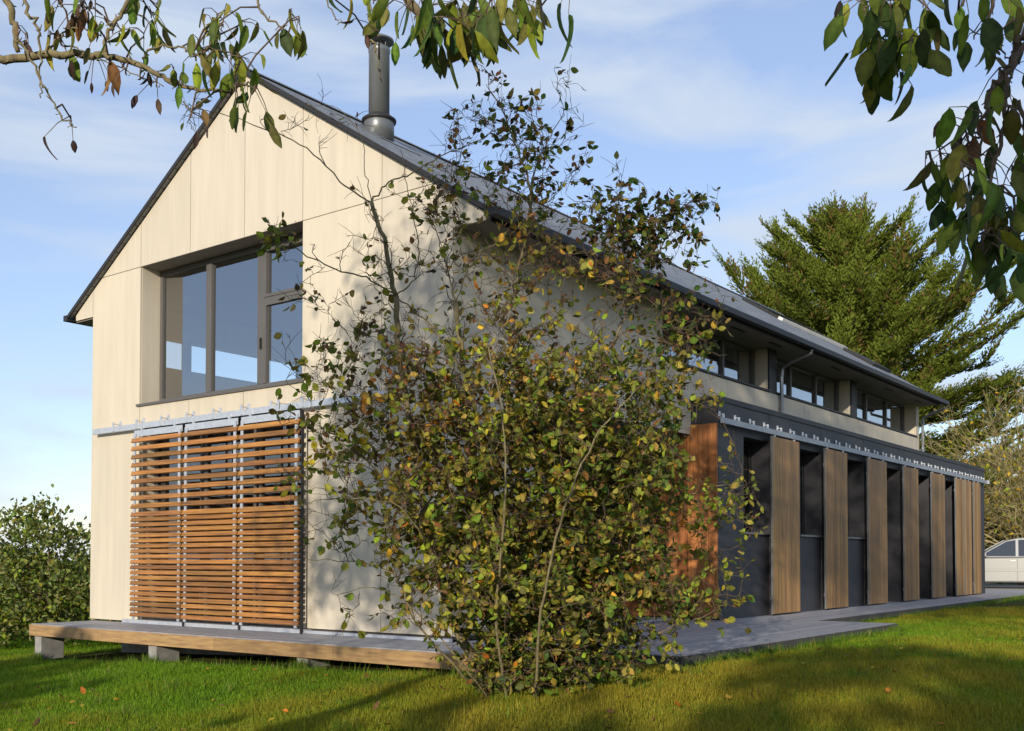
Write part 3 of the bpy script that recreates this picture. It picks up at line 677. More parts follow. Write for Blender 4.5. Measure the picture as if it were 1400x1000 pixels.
# ---- the big multi-stemmed shrub in front of the corner
BO = Vector((9.473, -1.910, 0))
def sb(a, b, w): return BO + RGT * ((a - 700) / 163.8) + FWD * w + Vector((0, 0, .912 + (765.6 - b) / 163.8))
shrub = empty('shrub', (BO[0], BO[1], float(gz(BO[0], BO[1]))), 'tall multi-stemmed shrub in autumn colours standing in the lawn before the house corner', 'shrub')
STEMS = [
 ([(692, 965, 0), (650, 905, -.05), (612, 830, -.1), (588, 720, -.2), (566, 600, -.25), (550, 500, -.25), (546, 415, -.3)], .030, .023),
 ([(546, 415, -.3), (532, 350, -.35), (514, 292, -.35)], .021, .016),
 ([(514, 292, -.35), (480, 272, -.4), (430, 226, -.45), (380, 205, -.5), (330, 186, -.5), (290, 180, -.55)], 0.0072, 0.0024),
 ([(514, 292, -.35), (535, 262, -.3), (565, 248, -.25), (600, 222, -.2), (650, 195, -.1), (690, 165, 0)], 0.0072, 0.0032),
 ([(514, 292, -.35), (506, 250, -.4), (500, 205, -.4), (470, 170, -.4), (430, 165, -.4)], 0.0043, 0.0012),
 ([(546, 415, -.3), (510, 395, -.4), (470, 385, -.45), (430, 368, -.5), (405, 350, -.5), (398, 335, -.5)], 0.0072, 0.0032),
 ([(546, 415, -.3), (568, 388, -.2), (574, 345, -.2), (566, 300, -.2), (558, 262, -.2), (550, 215, -.25)], 0.0065, 0.0024),
 ([(546, 415, -.3), (590, 450, -.2), (620, 490, -.1), (640, 520, 0)], 0.0058, 0.0080),
 ([(712, 970, .1), (690, 850, .1), (658, 700, .1), (640, 560, .1), (630, 480, .05), (622, 410, 0)], .030, .020),
 ([(622, 410, 0), (612, 370, 0), (600, 330, -.1), (588, 300, -.15)], 0.0072, 0.0032),
 ([(622, 410, 0), (650, 345, .1), (690, 315, .15), (730, 280, .2), (770, 240, .25)], 0.0065, 0.0024),
 ([(742, 975, .2), (752, 850, .3), (768, 700, .35), (778, 610, .35), (795, 545, .35), (822, 500, .4)], .030, .02),
 ([(822, 500, .4), (850, 445, .45), (878, 390, .5), (905, 335, .5), (935, 280, .55), (962, 238, .6)], 0.0108, 0.0032),
 ([(878, 390, .5), (862, 330, .5), (845, 290, .5), (815, 258, .45), (780, 238, .45)], 0.0065, 0.0024),
 ([(905, 335, .5), (895, 300, .5), (890, 262, .5), (897, 235, .5)], 0.0058, 0.0024),
 ([(905, 335, .5), (935, 330, .6), (965, 345, .6), (995, 355, .6)], 0.0043, 0.0016),
 ([(724, 975, 0), (708, 800, 0), (714, 650, .05), (712, 500, .1), (704, 400, .1), (716, 330, .1), (726, 250, .1), (706, 190, .1), (688, 140, .1), (668, 108, .1)], 0.0187, 0.0048),
 ([(726, 300, .1), (732, 220, .15), (752, 175, .2), (775, 130, .2), (776, 100, .2)], 0.0072, 0.0016),
 ([(706, 190, .1), (740, 200, .1), (775, 170, .1), (815, 155, .1)], 0.0043, 0.0016),
 ([(752, 985, .3), (815, 880, .5), (870, 780, .6), (925, 700, .7), (985, 660, .75), (1045, 655, .8)], 0.0144, 0.0032),
 ([(760, 985, .1), (840, 920, .2), (905, 870, .3), (985, 840, .4)], 0.0101, 0.0032),
 ([(684, 968, -.1), (625, 905, -.3), (575, 845, -.45), (552, 790, -.5), (510, 770, -.55), (440, 765, -.6)], 0.0115, 0.0024),
 ([(684, 968, -.3), (640, 905, -.5), (596, 850, -.6), (560, 815, -.7), (522, 800, -.7), (480, 810, -.7)], 0.0072, 0.0024),
 ([(600, 760, -.2), (560, 690, -.35), (515, 640, -.5), (465, 608, -.6), (418, 590, -.6)], 0.0072, 0.0024),
 ([(566, 600, -.25), (520, 570, -.5), (470, 548, -.6), (440, 535, -.6)], 0.0050, 0.0016),
 ([(650, 850, -.1), (600, 760, -.5), (560, 700, -.8), (490, 690, -.9), (430, 700, -.9)], 0.0086, 0.0024),
 ([(730, 985, -.3), (735, 850, -.7), (760, 720, -.9), (800, 620, -1.0), (850, 560, -1.0)], 0.0130, 0.0040),
 ([(700, 985, -.2), (680, 850, -.6), (690, 720, -.9), (690, 600, -1.0), (670, 500, -1.0)], 0.0130, 0.0040),
 ([(740, 985, .5), (770, 850, 1.0), (820, 700, 1.3), (870, 580, 1.4), (900, 520, 1.4)], 0.0130, 0.0040),
 ([(715, 985, .4), (700, 850, .9), (660, 700, 1.2), (640, 590, 1.3), (640, 500, 1.3)], 0.0130, 0.0040),
]
BLOBS = [  # a, b, w, ra, rb, rw, twigs, leafiness, palette
 (725, 690, 0, 135, 150, .7, 300, 1.0, 'mid'), (815, 670, .3, 90, 140, .6, 165, 1.0, 'dark'), (735, 850, 0, 85, 90, .5, 150, 1.0, 'dark'),
 (820, 810, .3, 90, 75, .6, 80, .9, 'dark'), (650, 780, -.4, 70, 70, .5, 55, .9, 'low'), (605, 640, -.2, 85, 95, .5, 100, .8, 'warm'), (760, 550, .1, 100, 75, .7, 85, .85, 'mid'),
 (880, 540, .5, 70, 60, .5, 42, .8, 'dark'), (690, 450, .1, 100, 90, .6, 64, .42, 'warm'), (800, 420, .3, 90, 70, .5, 30, .45, 'warm'),
 (885, 278, .5, 62, 42, .3, 48, 1.0, 'crown'), (890, 350, .5, 40, 50, .3, 18, .7, 'crown'), (700, 150, .1, 80, 60, .35, 36, .55, 'crown'), (740, 240, .15, 80, 60, .4, 36, .5, 'crown'), (680, 320, .1, 95, 60, .4, 44, .38, 'warm'),
 (790, 330, .3, 90, 60, .4, 26, .42, 'warm'), (640, 250, -.1, 70, 50, .3, 20, .45, 'warm'), (560, 330, -.3, 80, 90, .3, 24, .18, 'warm'), (480, 420, -.5, 70, 70, .3, 16, .35, 'warm'), (455, 610, -.6, 45, 90, .3, 22, .5, 'low'),
 (520, 570, -.4, 75, 80, .4, 55, .6, 'warm'), (560, 480, -.2, 70, 50, .35, 26, .45, 'warm'), (570, 710, -.4, 60, 80, .4, 40, .7, 'low'), (500, 690, -.7, 60, 70, .4, 24, .45, 'low'), (540, 800, -.6, 45, 45, .3, 8, .3, 'low'), (960, 690, .6, 60, 70, .3, 34, .7, 'low'), (965, 830, .4, 50, 40, .3, 20, .6, 'low'),
 (1030, 660, .8, 30, 25, .2, 7, .5, 'low'), (960, 400, .6, 40, 50, .3, 16, .6, 'crown'), (960, 240, .6, 35, 30, .2, 9, .6, 'crown'), (440, 170, -.4, 60, 35, .2, 6, .12, 'warm'), (740, 925, 0, 80, 40, .6, 55, .8, 'dark'), (300, 175, -.5, 30, 25, .1, 5, .15, 'warm'),
 (830, 890, .3, 70, 30, .5, 20, .8, 'dark'), (610, 540, -.1, 70, 60, .4, 40, .7, 'warm'), (930, 480, .5, 50, 60, .3, 30, .6, 'mid'), (890, 620, .4, 55, 90, .4, 24, .7, 'dark'), (400, 345, -.5, 14, 14, .08, 6, .8, 'low'),
]
PALS = {'mid': (['g', 'yg', 'y', 'ol', 'b', 'og', 'o'], [1.6, 2.6, .4, 3.6, 2.4, 4.2, .2]), 'dark': (['g', 'dg', 'ol', 'yg', 'b', 'og'], [2.2, 2.0, 3.2, 1.0, 1.4, 2.2]), 'low': (['g', 'yg', 'ol', 'y', 'b', 'og'], [2.2, 3.4, 2.6, .4, 1.0, 3]),
        'warm': (['ol', 'y', 'b', 'o', 'yg', 'g', 'db', 'og'], [3.2, .5, 3.6, .3, 1.4, .4, 1.4, 3.2]), 'crown': (['dg', 'ol', 'b', 'g', 'y', 'db'], [2.5, 3, 2.4, 1, .3, 2])}
def grow(root, stems_def, conv, blobs, leaf_lo, leaf_hi, leafmat_, wid, twr=.0042, dens=1.0, twig_mat=None, stem_mat=None, droop=.5, stem_seg=9):
    stems = []; L = Leaves(); TW = MB()
    for pts, r0, r1 in stems_def:
        P = catmull([conv(*p) for p in pts], 6); R = rad_list(r0, r1, len(P))
        for i in range(1, len(P) - 1): P[i] = P[i] + rv(.006)
        mb = MB(); mb.tube(P, R, stem_seg); mb.build('stem', stem_mat or M['greenbark'], root, smooth=True)
        for i in range(len(P)):
            d = (P[min(i + 1, len(P) - 1)] - P[max(i - 1, 0)]).normalized(); stems.append((P[i], d, R[i]))
        stems += [(P[-1], d, R[-1])] * 2
    extra = []
    for (a, b, w, ra, rb, rw, nt_, lf, pal) in blobs:
        keys, pw = PALS[pal]; pw = np.array(pw) / sum(pw)
        for k in range(int(nt_ * dens)):
            q = rng.normal(0, .5, 3).clip(-1.15, 1.15)
            T = conv(a + ra * q[0] * 1.25, b + rb * q[1] * 1.25, w + rw * q[2])
            if T[2] < gz(T[0], T[1]) + .05: T[2] = float(gz(T[0], T[1])) + .05 + .2 * rng.random()
            s = nearest(stems + extra[-400:], T); p0, d0, r0 = s; ln = (T - p0).length
            if ln < .05: continue
            c1 = p0 + d0 * ln * .35 + rv(ln * .10); c2 = T - (T - p0) * .3 + Vector((0, 0, ln * .12)) + rv(ln * .1)
            n = max(5, min(10, int(ln / .12) + 3)); P = []
            for i in range(n):
                t = i / (n - 1); P.append((1 - t) ** 3 * p0 + 3 * (1 - t) ** 2 * t * c1 + 3 * (1 - t) * t * t * c2 + t ** 3 * T + (rv(.012) if 0 < i else Vector((0, 0, 0))))
            TW.tube(P, rad_list(min(r0 * .7, twr + ln * .0016), .0022, n, .8), 4, caps=False)
            for i in range(1, n): extra.append((P[i], (P[i] - P[i - 1]).normalized(), .003))
            # spurs with leaves
            ns = int(3 + ln / .075)
            for j in range(ns):
                t = .25 + .75 * (j + rng.random()) / ns; i = min(int(t * (n - 1)), n - 2); f_ = t * (n - 1) - i; p = P[i].lerp(P[i + 1], f_); dd = (P[i + 1] - P[i]).normalized()
                out = (dd * .5 + rv(.6) + Vector((0, 0, .1))).normalized(); sl_ = .04 + .14 * rng.random()
                e = p + out * sl_ + rv(.01); m_ = p.lerp(e, .5) + rv(.01)
                TW.tube([p, m_, e], [.0024, .0019, .0014], 3, caps=False)
                if rng.random() > lf: continue
                for q_ in range(1 + int(rng.random() * (1.2 + 3.0 * lf))):
                    key = keys[rng.choice(len(keys), p=pw)]; pp = m_.lerp(e, rng.random()); ax = (out * .6 + rv(.55) + Vector((0, 0, -droop))).normalized()
                    sz = (leaf_lo + (leaf_hi - leaf_lo) * rng.random()) * (.75 if key in ('b', 'db') else 1)
                    L.add(pp, ax, ax.cross(rv(1) + Vector((0, 0, 1.2))), sz, key)
    TW.build('twigs', twig_mat or M['twig'], root)['kind'] = 'stuff'
    o = L.build('foliage', root, leafmat_, wid); o['kind'] = 'stuff'
    return len(L.p)
nl = grow(shrub, STEMS, sb, BLOBS, .046, .086, M['leaf'], 1.08, dens=1.6)
print('shrub leaves', nl)

# ---- the two trees whose boughs hang into the view
def whorl(L, TW, p, n, size, keys, pw, spread=.55, r=.09):
    for k in range(n):
        t = rng.random() * 2 * pi; out = Vector((cos(t), sin(t), 0)); q = p + out * r * rng.random() + Vector((0, 0, .05 - .12 * rng.random()))
        TW.tube([p + Vector((0, 0, .02)), p.lerp(q, .5) + Vector((0, 0, .02)), q], [.0022, .0016, .0012], 3, caps=False)
        ax = (out * spread * rng.random() + Vector((0, 0, -1)) + rv(.16)).normalized(); key = keys[rng.choice(len(keys), p=pw)]
        L.add(q, ax, (out + rv(.5)).cross(ax) if rng.random() < .5 else ax.cross(rv(1)), size * (.7 + .5 * rng.random()) * (.6 if key == 'db' else 1), key)
def bough_tree(root, trunk, limbs, clusters, crown, size, wid, keys, pw, depth, limbmat='greenbark'):
    L = Leaves(); TW = MB()
    mb = MB(); mb.tube(catmull(trunk[0], 5), rad_list(trunk[1], trunk[2], (len(trunk[0]) - 1) * 5 + 1), 12); mb.build('trunk', M['bark'], root, smooth=True)
    pts = []
    for P, r0, r1 in limbs:
        Q = catmull(P, 6); mb = MB()
        for i in range(1, len(Q) - 1): Q[i] = Q[i] + rv(.004)
        R = rad_list(r0, r1, len(Q)); mb.tube(Q, R, 8)
        for i in range(2, len(Q) - 1):      # spur buds
            if rng.random() < .5: o_ = rv(1).normalized(); mb.tube([Q[i], Q[i] + o_ * (R[i] + .008 + .01 * rng.random())], [R[i] * .5, .0015], 4)
        mb.build('limb', M[limbmat], root, smooth=True); pts += Q
    for (p, n, sz, kk) in clusters:
        k2, w2 = (keys, pw) if kk is None else kk
        s = min(pts, key=lambda q: (q - p).length)
        if (s - p).length > .015:
            TW.tube([s, s.lerp(p, .4) + Vector((0, 0, .03)), p + Vector((0, 0, .01)), p], [.0035, .003, .0026, .002], 5, caps=False)
        whorl(L, TW, p, n, sz, k2, w2)
    for (c, r, n, sz) in crown:
        c = Vector(c); s = min(pts + [Vector(q) for q in trunk[0][-2:]], key=lambda q: (q - c).length)
        for k in range(n):
            q = rv(.5); q = Vector([max(-1.1, min(1.1, v)) for v in q]); p = c + Vector((q[0] * r[0], q[1] * r[1], q[2] * r[2]))
            if k % 7 == 0: m_ = s.lerp(p, .5) + rv(.15); TW.tube([s, m_, p], [.012, .007, .003], 4, caps=False)
            for j in range(3):
                a = (rv(.5) + Vector((0, 0, -.5))).normalized(); L.add(p + rv(.12), a, a.cross(rv(1)), sz * (.7 + .6 * rng.random()), keys[rng.choice(len(keys), p=pw)])
    TW.build('twigs', M['twig'], root)['kind'] = 'stuff'
    L.build('foliage', root, M['leaf'], wid, curl=.3, tv=BIG_V, tf=BIG_F)['kind'] = 'stuff'
def sq(l, d): return [spot(a, b, d + (c[0] if c else 0)) for a, b, *c in l]

kA = (['g', 'yg', 'ol', 'dg', 'y'], np.array([4, 2.6, 2.5, 1.2, .2]) / 10.5); dead = (['db', 'b'], np.array([.8, .2]))
tA = Vector((11.8, -12.0, 0)); tA[2] = float(gz(tA[0], tA[1]))
treeA = empty('overhanging_tree', tA, 'tree whose lichened bough and hanging green leaves reach across the top left', 'tree')
D = 3.4
limbsA = [([tA + Vector((0, 0, 2.0)), tA + Vector((-.4, 2.3, 2.9)), spot(-160, 95, D)] + sq([(-60, 76), (0, 73), (75, 66), (135, 68), (180, 80), (222, 101), (250, 112), (285, 116), (312, 121)], D), .019, .0035),
          ([tA + Vector((0, 0, 2.9)), spot(-180, -200, D)] + sq([(-40, -80), (0, -10), (10, 25), (16, 62)], D), .016, .008),
          (sq([(-60, -90), (10, -40), (25, 0), (40, 22), (46, 50), (47, 100), (48, 127)], D - .05), .007, .002),
          (sq([(12, 45), (24, 56), (40, 88), (58, 122), (84, 160), (98, 168)], D - .1), .005, .0018),
          (sq([(76, 53), (100, 58), (140, 78), (188, 98), (218, 111)], D + .1), .003, .0015),
          (sq([(188, 72), (205, 57), (230, 56), (256, 62), (272, 75)], D), .004, .0025),
          (sq([(136, 66), (140, 35), (152, 18), (168, -10), (180, -60)], D), .006, .007),
          (sq([(55, 60), (75, 40), (88, 28), (115, 32), (136, 40)], D), .004, .002),
          (sq([(340, -60), (350, 0), (378, 25), (392, 42), (416, 67)], D + .3), .005, .0015),
          (sq([(430, -40), (450, 5), (462, 22), (479, 21)], D + .3), .003, .0012),
          ([tA + Vector((0, 0, 3.2)), spot(0, -420, 3.0)] + sq([(300, -260), (480, -120), (540, -30), (590, 25), (640, 60), (655, 110)], D + .1), .035, .004),
          (sq([(480, -120), (500, -20), (505, 30), (512, 60), (520, 105)], D + .2), .006, .0018),
          (sq([(540, -30), (620, -40), (690, -30), (735, 5)], D + .1), .007, .002),
          (sq([(246, 132), (256, 148), (255, 160), (262, 178)], D + .2), .0025, .0012)]
clA = [(60, 42, 4), (75, 0, 5), (72, 45, 2), (122, -2, 3), (128, 34, 2), (160, 40, 5), (180, 18, 7), (190, 45, 5), (200, 15, 6), (208, 5, 4), (232, 96, 3), (240, 108, 1), (270, 66, 7), (262, 75, 3), (285, 30, 8), (300, 28, 7), (292, 18, 6), (325, 28, 6), (312, 68, 7), (300, 72, 4), (325, 78, 5), (318, 118, 4), (335, 112, 4), (345, 118, 2),
       (395, 18, 5), (405, 20, 4), (448, -12, 3), (508, -5, 3), (528, 0, 4), (555, 5, 4)]
clA2 = [(575, -5, 6), (590, 5, 6), (605, 22, 6), (622, -5, 6), (632, 18, 6), (650, 0, 6), (655, 22, 4), (672, -10, 6), (588, 30, 4), (600, 42, 4), (690, -8, 5), (715, -12, 4), (705, 0, 3), (740, -22, 2), (782, -20, 1), (565, 18, 3)]
clA3 = [(100, 5, 9), (112, 10, 8), (106, 0, 6), (122, 74, 6), (165, 94, 2), (185, 102, 2), (208, 112, 3), (256, 155, 4), (28, 44, 4), (515, 42, 3), (90, 160, 2)]
clustersA = [(spot(a, b, D + .2 * rng.normal() * .5), max(2, int(n * .85)), .084, None) for a, b, n in clA] + [(spot(a, b, D + .15 * rng.normal()), n + 1, .115, (['g', 'ol', 'dg', 'yg'], np.array([.3, .35, .25, .1]))) for a, b, n in clA2] + [(spot(a, b, D), n, .075, dead) for a, b, n in clA3]
bough_tree(treeA, ([tA, tA + Vector((.05, .05, 1.2)), tA + Vector((.0, .1, 2.4)), tA + Vector((.2, .1, 4)), tA + Vector((.4, 0, 6))], .16, .06), limbsA, clustersA,
           [((10.3, -10.8, 5.4), (1.1, 1.6, 1.5), 800, .13), ((12.2, -9.6, 7.4), (1.7, 1.3, 1.4), 900, .13), ((9.6, -11.6, 4.2), (1.1, 1.3, 1.0), 300, .12), ((11.2, -11.4, 7.0), (1.3, 1.3, .8), 280, .12), ((10.8, -12.2, 5.0), (1.2, 1.3, 2.2), 1000, .14)], .11, .62, kA[0], kA[1], D)

kB = (['dg', 'ol', 'g', 'yg'], np.array([3, 3, 3.2, 1.0]) / 10.2)
tB = Vector((18.4, -7.6, 0)); tB[2] = float(gz(tB[0], tB[1]))
treeB = empty('overhanging_tree', tB, 'tree whose dark drooping leaf bunches hang into the top right corner', 'tree')
DB = 2.85
limbsB = [([tB + Vector((-.1, 0, 2.6)), spot(1750, -120, 3.6), spot(1480, -60, 3.0)] + sq([(1412, 30), (1396, 62), (1378, 95), (1365, 112), (1354, 150), (1347, 178), (1343, 240)], DB), .014, .003),
          (sq([(1480, -60), (1400, 70), (1383, 105), (1382, 150), (1376, 190), (1362, 235), (1352, 290), (1350, 345)], DB - .1), .008, .003),
          (sq([(1480, -60), (1360, -90), (1260, -70), (1236, 0), (1232, 45), (1228, 85)], DB), .012, .003),
          (sq([(1360, -90), (1330, -20), (1318, 10)], DB), .006, .003), (sq([(1480, -60), (1380, -40), (1366, 0), (1362, 30), (1368, 48), (1400, 78)], DB), .007, .002),
          (sq([(1347, 178), (1325, 195), (1300, 215), (1280, 222)], DB), .004, .002), (sq([(1400, 130), (1420, 200), (1400, 260), (1380, 320)], DB), .006, .003)]
clB = [(1205, -8, 7), (1190, 0, 6), (1225, 0, 8), (1248, -5, 7), (1270, 0, 6), (1205, 42, 5), (1222, 42, 7), (1240, 45, 7), (1255, 50, 5), (1212, 80, 6), (1225, 85, 7), (1200, 60, 3), (1310, -35, 3), (1325, -20, 3), (1340, 45, 5), (1352, 40, 3), (1370, -10, 5), (1390, -5, 6), (1365, 48, 6),
       (1375, 95, 5), (1392, 100, 5), (1372, 125, 4), (1350, 160, 4), (1395, 150, 4), (1380, 180, 4), (1290, 205, 5), (1272, 212, 4), (1305, 215, 6), (1320, 225, 5), (1290, 240, 5), (1345, 215, 6), (1365, 225, 5), (1330, 245, 5), (1390, 230, 6), (1350, 280, 7), (1335, 300, 7), (1365, 290, 7), (1385, 290, 6), (1350, 325, 7), (1370, 330, 7), (1338, 325, 4), (1362, 355, 5), (1378, 345, 4), (1400, 330, 5), (1355, 262, 6)]
clB3 = [(1335, 172, 7), (1320, 178, 4), (1188, 5, 1)]
bough_tree(treeB, ([tB, tB + Vector((0, .05, 1.3)), tB + Vector((-.1, 0, 3)), tB + Vector((-.2, -.2, 5)), tB + Vector((-.3, -.2, 7))], .2, .07), limbsB,
           [(spot(a, b, DB + .12 * rng.normal()), max(2, int(n * .85)), .094, None) for a, b, n in clB] + [(spot(a, b, DB), n, .085, (['b', 'db'], np.array([.5, .5]))) for a, b, n in clB3],
           [((17.2, -9.2, 6.2), (1.9, 2.0, 1.4), 700, .15), ((19.5, -6.5, 5.6), (1.9, 1.6, 1.2), 420, .15), ((15.6, -11.5, 7.2), (1.6, 1.8, 1.1), 420, .15), ((14.4, -8.4, 8.6), (2.4, 2.2, 1.2), 620, .17)], .125, .78, kB[0], kB[1], DB, 'twig')

# ---- garden trees and an unseen hedge towards the sun, shaped to shade the lawn
def leafy_tree(name, base, h, blobs, n, sz, keys, pw, label, trunk_r=.2, wid=1.0, group=None, limb_n=9, mat='leaf', tmat='bark', cat='tree'):
    b = Vector((base[0], base[1], float(gz(base[0], base[1])))); root = empty(name, b, label, cat, group)
    mb = MB(); top = b + Vector((0, 0, h)); mid = b.lerp(top, .5) + rv(.1); P = catmull([b - Vector((0, 0, .1)), b.lerp(top, .25) + rv(.05), mid, top], 5); mb.tube(P, rad_list(trunk_r, trunk_r * .2, len(P)), 9)
    for k in range(limb_n):
        s = P[int(len(P) * (.25 + .5 * rng.random()))]; bl = blobs[k % len(blobs)]; e = Vector(bl[:3]) + b + rv(.3)
        mb.tube([s, s.lerp(e, .5) + rv(.1), e], [trunk_r * .35, trunk_r * .2, trunk_r * .06], 6)
    mb.build('trunk', M[tmat], root, smooth=True)
    tot = sum(bl[3] * bl[4] * bl[5] for bl in blobs); p = []; a = []
    for bl in blobs:
        m = int(n * bl[3] * bl[4] * bl[5] / tot); nc = max(6, m // 22)
        u = unit(rng.normal(size=(nc, 3))) * (rng.random((nc, 1)) ** .45); cen = np.array(bl[:3]) + u * np.array(bl[3:6]); ci = rng.integers(0, nc, m)
        cs = .22 * (tot ** (1 / 3)) * .35
        p.append(cen[ci] + rng.normal(0, 1, (m, 3)) * cs * np.array([1, 1, .7])); a.append(u[ci] * .8 + rng.normal(0, .6, (m, 3)) + np.array([0, 0, .15]))
    p = np.concatenate(p) + np.array(b); a = np.concatenate(a); m = len(p)
    ok = p[:, 2] > gz(p[:, 0], p[:, 1]); p, a = p[ok], a[ok]; m = len(p)
    o = instance('crown', QUAD_V, QUAD_F, p, a, rng.normal(size=(m, 3)), sz * (.6 + .8 * rng.random(m)), pick(keys, pw, m), M[mat], root, wid=wid, curl=.3 * rng.normal(size=m)); o['kind'] = 'stuff'
    return root
leafy_tree('garden_tree', (20.5, -22), 7.5, [(0, 0, 6.2, 2.0, 2.0, 1.5), (1.8, .4, 5.0, 1.3, 1.3, .9), (-1.9, -.3, 5.2, 1.2, 1.2, .9)], 2300, .24, ['g', 'ol'], [1, 1], 'broad leafy tree standing behind the viewpoint, the taller of two', limb_n=9)
leafy_tree('garden_tree', (15.4, -19), 5.4, [(0, 0, 4.0, 1.4, 1.4, 1.0), (1.7, .5, 3.3, .9, .9, .7)], 2200, .2, ['g', 'ol'], [1, 1], 'round low leafy tree standing behind the viewpoint, the shorter of two', limb_n=6)
def hedge():
    n = 24000; x = 1.5 + 24 * rng.random(n); y = -15.0 + rng.normal(0, .35, n)
    top = 3.15 + 1.1 / (1 + np.exp((x - 8.4) * 2)) + .22 * np.sin(x * 1.1 + .6) + .22 * np.sin(x * 2.3) + .14 * np.sin(x * 5.3) - .5 * np.exp(-((x - 11.2) / .8) ** 2) - 1.3 / (1 + np.exp(-(x - 14.6) * 2))  # height raised and dipped to place shade and lit streaks on the lawn
    z = gz(x, y) + top * rng.random(n) ** .8
    o = instance('hedge', QUAD_V, QUAD_F, np.stack([x, y, z], -1), rng.normal(size=(n, 3)) + np.array([0, 0, .4]), rng.normal(size=(n, 3)), .17 * (.6 + .8 * rng.random(n)), pick(['g', 'dg', 'ol'], [1, 1, 1], n), M['leaf'])
    tag(o, 'unseen hedge behind the viewpoint, shaped to cast shade over the lawn', kind='stuff')
hedge()

# ---- shrubs left of the house
leafy_tree('garden_shrub', (-1.9, .4), 1.9, [(-.3, 0, 1.35, 1.1, 1.0, 1.25), (.4, .5, .9, .8, .9, .9), (-1.0, -.2, .9, .9, .8, .9)], 11000, .075, ['g', 'yg', 'ol', 'pg'], [2, 1.6, 2, 4], 'pale willowy shrub closest to the left corner of the cream gable', trunk_r=.05, wid=.7, group='shrubs left of the house', limb_n=8, cat='shrub')
leafy_tree('garden_shrub', (-4.4, -.6), 2.2, [(0, 0, 1.4, 1.4, 1.1, 1.35), (-1.2, -.4, 1.0, 1.1, .9, 1.0), (.9, .1, .8, .8, .8, .8)], 12000, .075, ['g', 'ol', 'pg', 'dg'], [2, 2, 4, 1], 'darker leafy shrub at the left edge beside the lawn', trunk_r=.06, wid=.7, group='shrubs left of the house', limb_n=8, cat='shrub')
leafy_tree('garden_shrub', (-3.2, 4.5), 3.0, [(0, 0, 2.3, 1.3, 1.2, 1.2), (1.3, -.3, 2.0, 1.0, .9, 1.3), (-1.4, 0, 1.4, 1.2, 1.0, 1.2)], 9000, .10, ['ol', 'g', 'y'], [3, 2, .6], 'taller brownish shrub rising behind the others against the left corner', trunk_r=.06, wid=.7, group='shrubs left of the house', limb_n=8, cat='shrub')
def mass(name, x0, x1, y0, y1, top, n, sz, keys, pw, label):
    x = x0 + (x1 - x0) * rng.random(n); y = y0 + (y1 - y0) * rng.random(n); t = top * (.75 + .18 * np.sin(x * .7 + y) + .12 * np.sin(x * 2.1 - y * 1.3))
    z = gz(x, y) + t * rng.random(n) ** .6
    o = instance(name, QUAD_V, QUAD_F, np.stack([x, y, z], -1), rng.normal(size=(n, 3)) + np.array([0, 0, .4]), rng.normal(size=(n, 3)), sz * (.6 + .8 * rng.random(n)), pick(keys, pw, n), M['leaf'])
    return tag(o, label, kind='stuff')
mass('thicket', -26, -5.2, 2, 9, 2.1, 16000, .16, ['g', 'ol', 'dg'], [2, 2, 1.5], 'low thicket of mixed green bushes beyond the left side of the lawn')

